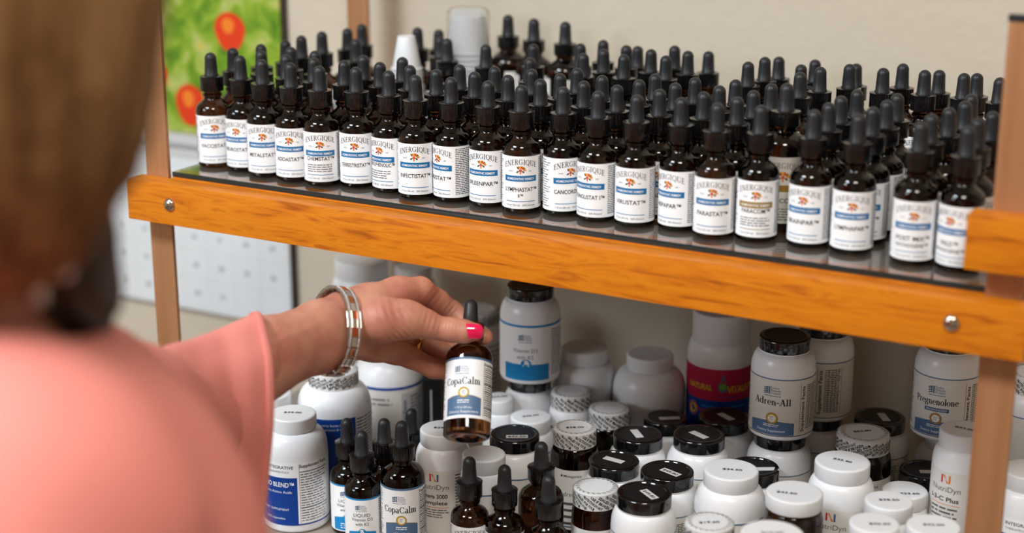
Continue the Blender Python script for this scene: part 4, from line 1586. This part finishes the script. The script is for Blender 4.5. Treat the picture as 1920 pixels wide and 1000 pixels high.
tv, tf = surface_nets(sdf_top, lo, hi, 0.006)
tv = smooth_verts(tv, tf, 2)
top = np_mesh('top', tv, tf, top_m, woman)
fix_normals(top)


# bell sleeve: lofted rings from the upper arm to the cuff
def loft(name, rings, nseg, m, parent, thick=0.0012, waves=None):
    vs, fs = [], []
    for ri, (c, e1, e2, r1, r2, amp) in enumerate(rings):
        for i in range(nseg):
            a = 2 * PI * i / nseg
            w = 1 + amp * (math.sin(3 * a + 0.6) * 0.6 + math.sin(5 * a + 1.9) * 0.4 + math.sin(9 * a + .4) * 0.15)
            vs.append(c + e1 * (r1 * w * math.cos(a)) + e2 * (r2 * w * math.sin(a)))
    for r in range(len(rings) - 1):
        for i in range(nseg):
            j = (i + 1) % nseg
            fs.append((r * nseg + i, r * nseg + j, (r + 1) * nseg + j, (r + 1) * nseg + i))
    o = np_mesh(name, np.array(vs), np.array(fs), m, parent)
    s = o.modifiers.new('cloth', 'SOLIDIFY')
    s.thickness = thick
    s.offset = 0
    s.use_rim = True
    return o


def unit(v):
    return v / np.linalg.norm(v)


key = [  # centre px, py, k, half height px, half depth m, wave, forward lean of the ring plane
    (150, 815, 0.93, 168, .060, .0), (215, 806, 1.02, 158, .060, .01), (262, 806, 1.09, 150, .060, .02), (275, 806, 1.105, 141, .058, .02), (305, 810, 1.125, 157, .062, .04),
    (350, 808, 1.16, 165, .064, .05), (395, 806, 1.19, 178, .066, .06), (430, 804, 1.205, 190, .068, .07), (458, 803, 1.22, 200, .069, .08), (466, 803, 1.223, 202, .069, .08), (470, 803, 1.225, 200, .069, .08)]
rings = []
for i in range(len(key) - 1):
    for t in np.linspace(0, 1, 5)[: 4 if i < len(key) - 2 else 5]:
        a = [key[i][q] * (1 - t) + key[i + 1][q] * t for q in range(6)]
        c = W_(a[0], a[1], a[2])
        e1 = unit(np.array([0.06, 1.0, 0.0]))
        e2 = unit(np.array([0.38, 0.0, -0.92]))
        rings.append((c, e1, e2, a[3] * a[2] / F, a[4], a[5]))
sleeve = loft('sleeve', rings, 96, top_m, woman)
# cuff hem and gathered seam
hem = loft('cuff_hem', [(c, e1, e2, r1 + .0012, r2 + .0012, am) for (c, e1, e2, r1, r2, am) in rings[-9:]], 96, top_m, sleeve, 0.0016)

sm = []
for i in range(26):
    a = -0.2 + 1.75 * i / 25
    c0 = W_(262, 806, 1.09)
    e1, e2 = rings[0][1], rings[0][2]
    d0 = e1 * math.cos(a) + e2 * math.sin(a)
    n0_ = e1 * (math.cos(a) * 155 * 1.09 / F) + e2 * (math.sin(a) * .0615)
    ax3 = unit(W_(300, 806, 1.12) - c0)
    tz = unit(-e1 * math.sin(a) + e2 * math.cos(a))
    for (u_, v_, w_) in ((-.0035, -.0006, 0), (.0035, -.0006, 0), (.0035, .0006, 0), (-.0035, .0006, 0), (-.002, 0, .0016), (.002, 0, .0016)):
        sm.append(c0 + n0_ * 1.02 + ax3 * u_ + tz * v_ + d0 * w_)
smf = []
for i in range(26):
    b = i * 6
    smf += [(b, b + 1, b + 5, b + 4), (b + 3, b + 2, b + 5, b + 4), (b, b + 1, b + 2, b + 3)]
stitch = np_mesh('gathered_seam', np.array(sm), np.array(smf), top_m, sleeve)

# hair
HR = [(W_(-200, -200, .64), .108), (W_(-160, 20, .64), .093), (W_(-110, 200, .645), .075), (W_(-30, 330, .65), .036), (W_(10, 400, .655), .018)]


def sdf_hair(P):
    d = chain(P, HR, .03)
    d = smin(d, chain(P, [(W_(-250, -100, .72), .10), (W_(-300, 250, .70), .07), (W_(-300, 420, .70), .04)], .02), .03)
    q = P - HR[0][0]
    ang = np.arctan2(q[..., 2], q[..., 0])
    d = d + .0022 * np.sin(ang * 46 + q[..., 1] * 18) + .0012 * np.sin(ang * 97 - q[..., 1] * 30)
    return d


lo, hi = grid_for([HR, [(W_(-250, -100, .72), .1), (W_(-300, 420, .70), .04)]], 0.13)
vv, ff = surface_nets(sdf_hair, lo, hi, 0.004)
hair = np_mesh('hair', vv, ff, hairm, woman)
fix_normals(hair)
UH = [(W_(-60, 330, .70), .05), (W_(45, 460, .72), .038), (W_(95, 560, .75), .027), (W_(112, 650, .77), .018)]
lo, hi = grid_for([UH], 0.07)
vv, ff = surface_nets(lambda P: chain(P, UH, .02) + .0015 * np.sin(P[..., 0] * 700), lo, hi, 0.004)
uh = np_mesh('dark_under_hair', vv, ff, hairdark, hair)
fix_normals(uh)
uh['label'] = 'dark brown under layer of hair'
# earring: a drop with a small cluster of stones
bm = bmesh.new()
for (px, py, r) in ((118, 470, .0042), (112, 492, .0050), (122, 512, .0036), (66, 545, .0048), (72, 562, .0034)):
    c = to_world(W_(px, py, .66)) - np.array(woman.location)
    bmesh.ops.create_icosphere(bm, subdivisions=2, radius=r, matrix=Matrix.Translation(Vector(c)))
bm_obj('earring', bm, silver, woman, smooth=60)


# thumb nail: a curved plate on the near face of the thumb tip
def plate(name, c, ux, uy, nrm, L, Wd, curve, thick, m, parent):
    vs, fs = [], []
    nx, ny = 14, 12
    for i in range(nx + 1):
        for j in range(ny + 1):
            s, t = i / nx * 2 - 1, j / ny * 2 - 1
            rr = 1 - 0.16 * max(0, s) ** 4 - 0.05 * max(0, -s) ** 4
            x, y = s * L / 2 * (1 - 0.13 * t ** 4), t * Wd / 2 * rr
            z = -curve * t * t - curve * 0.35 * s * s
            vs.append(c + ux * x + uy * y + nrm * z)
    for i in range(nx):
        for j in range(ny):
            a = i * (ny + 1) + j
            fs.append((a, a + 1, a + ny + 2, a + ny + 1))
    o = np_mesh(name, np.array(vs), np.array(fs), m, parent)
    s = o.modifiers.new('nail', 'SOLIDIFY')
    s.thickness = thick
    s.offset = 0
    return o


plate('thumb_nail', W_(885.5, 621.5, 1.2948), unit(np.array([1.0, -0.06, 0.05])), unit(np.array([0.05, 1.0, 0.0])), np.array([0.0, 0.10, -1.0]), .0168, .0122, .0022, .0009, nailm, body)

# gold ring on the ring finger
def torus_rings(c, ax, R, r, nu=36, nv=10, flat=1.0):
    ax = unit(ax)
    e1 = unit(np.cross(ax, np.array([0.0, 0.0, 1.0])))
    e2 = np.cross(ax, e1)
    vs, fs = [], []
    for i in range(nu):
        a = 2 * PI * i / nu
        d = e1 * math.cos(a) + e2 * math.sin(a)
        for j in range(nv):
            b = 2 * PI * j / nv
            vs.append(c + d * (R + r * math.cos(b)) + ax * (r * flat * math.sin(b)))
    for i in range(nu):
        for j in range(nv):
            fs.append((i * nv + j, ((i + 1) % nu) * nv + j, ((i + 1) % nu) * nv + (j + 1) % nv, i * nv + (j + 1) % nv))
    return np.array(vs), np.array(fs)


v_, f_ = torus_rings(W_(781, 643, 1.3560), ringf[2][0] - ringf[0][0], .0120, .0014, flat=1.6)
rg = np_mesh('finger_ring', v_, f_, goldm, woman)
fix_normals(rg)

# bracelet: jointed links with rows of small stones
bc = W_(628, 613, 1.294)
be1 = unit(np.array([0.10, 1.0, 0.02]))
be2 = unit(np.array([0.62, 0.0, -0.78]))
bax = unit(np.cross(be1, be2))
if bax[0] < 0:
    bax = -bax
brace = empty('bracelet', tuple(to_world(bc) - np.array(woman.location)))
brace.parent = woman
R1, R2 = .0302, .0232
NL = 26


RAD = []
for i in range(72):                     # distance from the wrist's middle to the skin, all round
    a = 2 * PI * i / 72
    t = np.arange(0.008, 0.05, 0.0004)
    q = np.stack([bc + (be1 * math.cos(a) + be2 * math.sin(a)) * tt + bax * o for o in (-.005, .005) for tt in t]).astype(np.float32)
    dd = np.minimum(*sdf_hand(q).reshape(2, -1))
    ins_ = np.nonzero(dd < 0.0012)[0]
    RAD.append(float(t[ins_[-1]]) if len(ins_) else 0.02)
RAD = [max(RAD[(i + j) % 72] for j in range(-3, 4)) for i in range(72)]
RAD = [sum(RAD[(i + j) % 72] for j in range(-6, 7)) / 13 for i in range(72)]


def brad(a):
    x = (a / (2 * PI) * 72) % 72
    i = int(x)
    return RAD[i % 72] * (1 - x + i) + RAD[(i + 1) % 72] * (x - i)


def bpt(a, off, up_):
    p = bc + (be1 * math.cos(a) + be2 * math.sin(a)) * brad(a)
    p2 = bc + (be1 * math.cos(a + .02) + be2 * math.sin(a + .02)) * brad(a + .02)
    t = unit(p2 - p)
    n = unit(np.cross(t, bax))
    if n @ (p - bc) < 0:
        n = -n
    return p + bax * off + n * up_, n


def add_block(bm, a, off, w, l, h, mi):
    p, n = bpt(a, off, 0.0006)
    t = unit(np.cross(n, bax))
    r = bmesh.ops.create_cube(bm, size=1)
    base = np.array(woman.location) + np.array(brace.location)
    for v in r['verts']:
        q = p + bax * (v.co.x * w) + t * (v.co.y * l) + n * (v.co.z * h)
        v.co = Vector(to_world(q) - base)
    for f in set(f for v in r['verts'] for f in v.link_faces):
        f.material_index = mi
    bmesh.ops.bevel(bm, geom=list(set(e for v in r['verts'] for e in v.link_edges)), offset=.00035, segments=2, affect='EDGES', profile=.6)


bm = bmesh.new()
bm2 = bmesh.new()
for i in range(NL):
    a = 2 * PI * i / NL
    add_block(bm, a, 0.0, .0046, .0066, .0018, i % 2)
    add_block(bm, a, -.0042, .0028, .0066, .0020, 0)
    add_block(bm, a, .0042, .0028, .0066, .0020, 0)
base = np.array(woman.location) + np.array(brace.location)
for i in range(NL * 4):
    a = 2 * PI * i / (NL * 4)
    for off in (-.0040, .0040):
        p, n = bpt(a, off, .0016)
        bmesh.ops.create_icosphere(bm2, subdivisions=1, radius=.00075, matrix=Matrix.Translation(Vector(to_world(p) - base)))
bm_obj('links', bm, [silver, copper], brace, smooth=40)
bm_obj('stones', bm2, mat('bright_stone', (235, 235, 240), rough=0.05, metal=0.6), brace, smooth=60)

# ---------------------------------------------------------------- the bottle in her hand
ax_ = unit(np.array([0.022, math.cos(math.radians(20)), math.sin(math.radians(20))]))
basep = W_(875, 822, 1.303)
bw = to_world(basep)
zax = ax_[0] * Rv + ax_[1] * Uv + ax_[2] * Vv
yax = np.array(Vv) * math.cos(math.radians(20)) - np.array(Uv) * math.sin(math.radians(20))
yax = yax - zax * (yax @ zax)
yax /= np.linalg.norm(yax)
xax = np.cross(yax, zax)
held = bpy.data.objects.new('dropper_bottle', None)
COL.objects.link(held)
rotm = Matrix(((xax[0], yax[0], zax[0], bw[0]), (xax[1], yax[1], zax[1], bw[1]), (xax[2], yax[2], zax[2], bw[2]), (0, 0, 0, 1)))
held.matrix_world = rotm @ Matrix.Rotation(-0.16, 4, 'Z')
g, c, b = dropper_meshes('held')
inst('glass_body', g, held)
inst('ribbed_cap', c, held)
inst('dropper_bulb', b, held)
inst('label', copam, held)
tag(held, 'amber dropper bottle held between thumb and fingers, slate blue label foot', 'bottle')
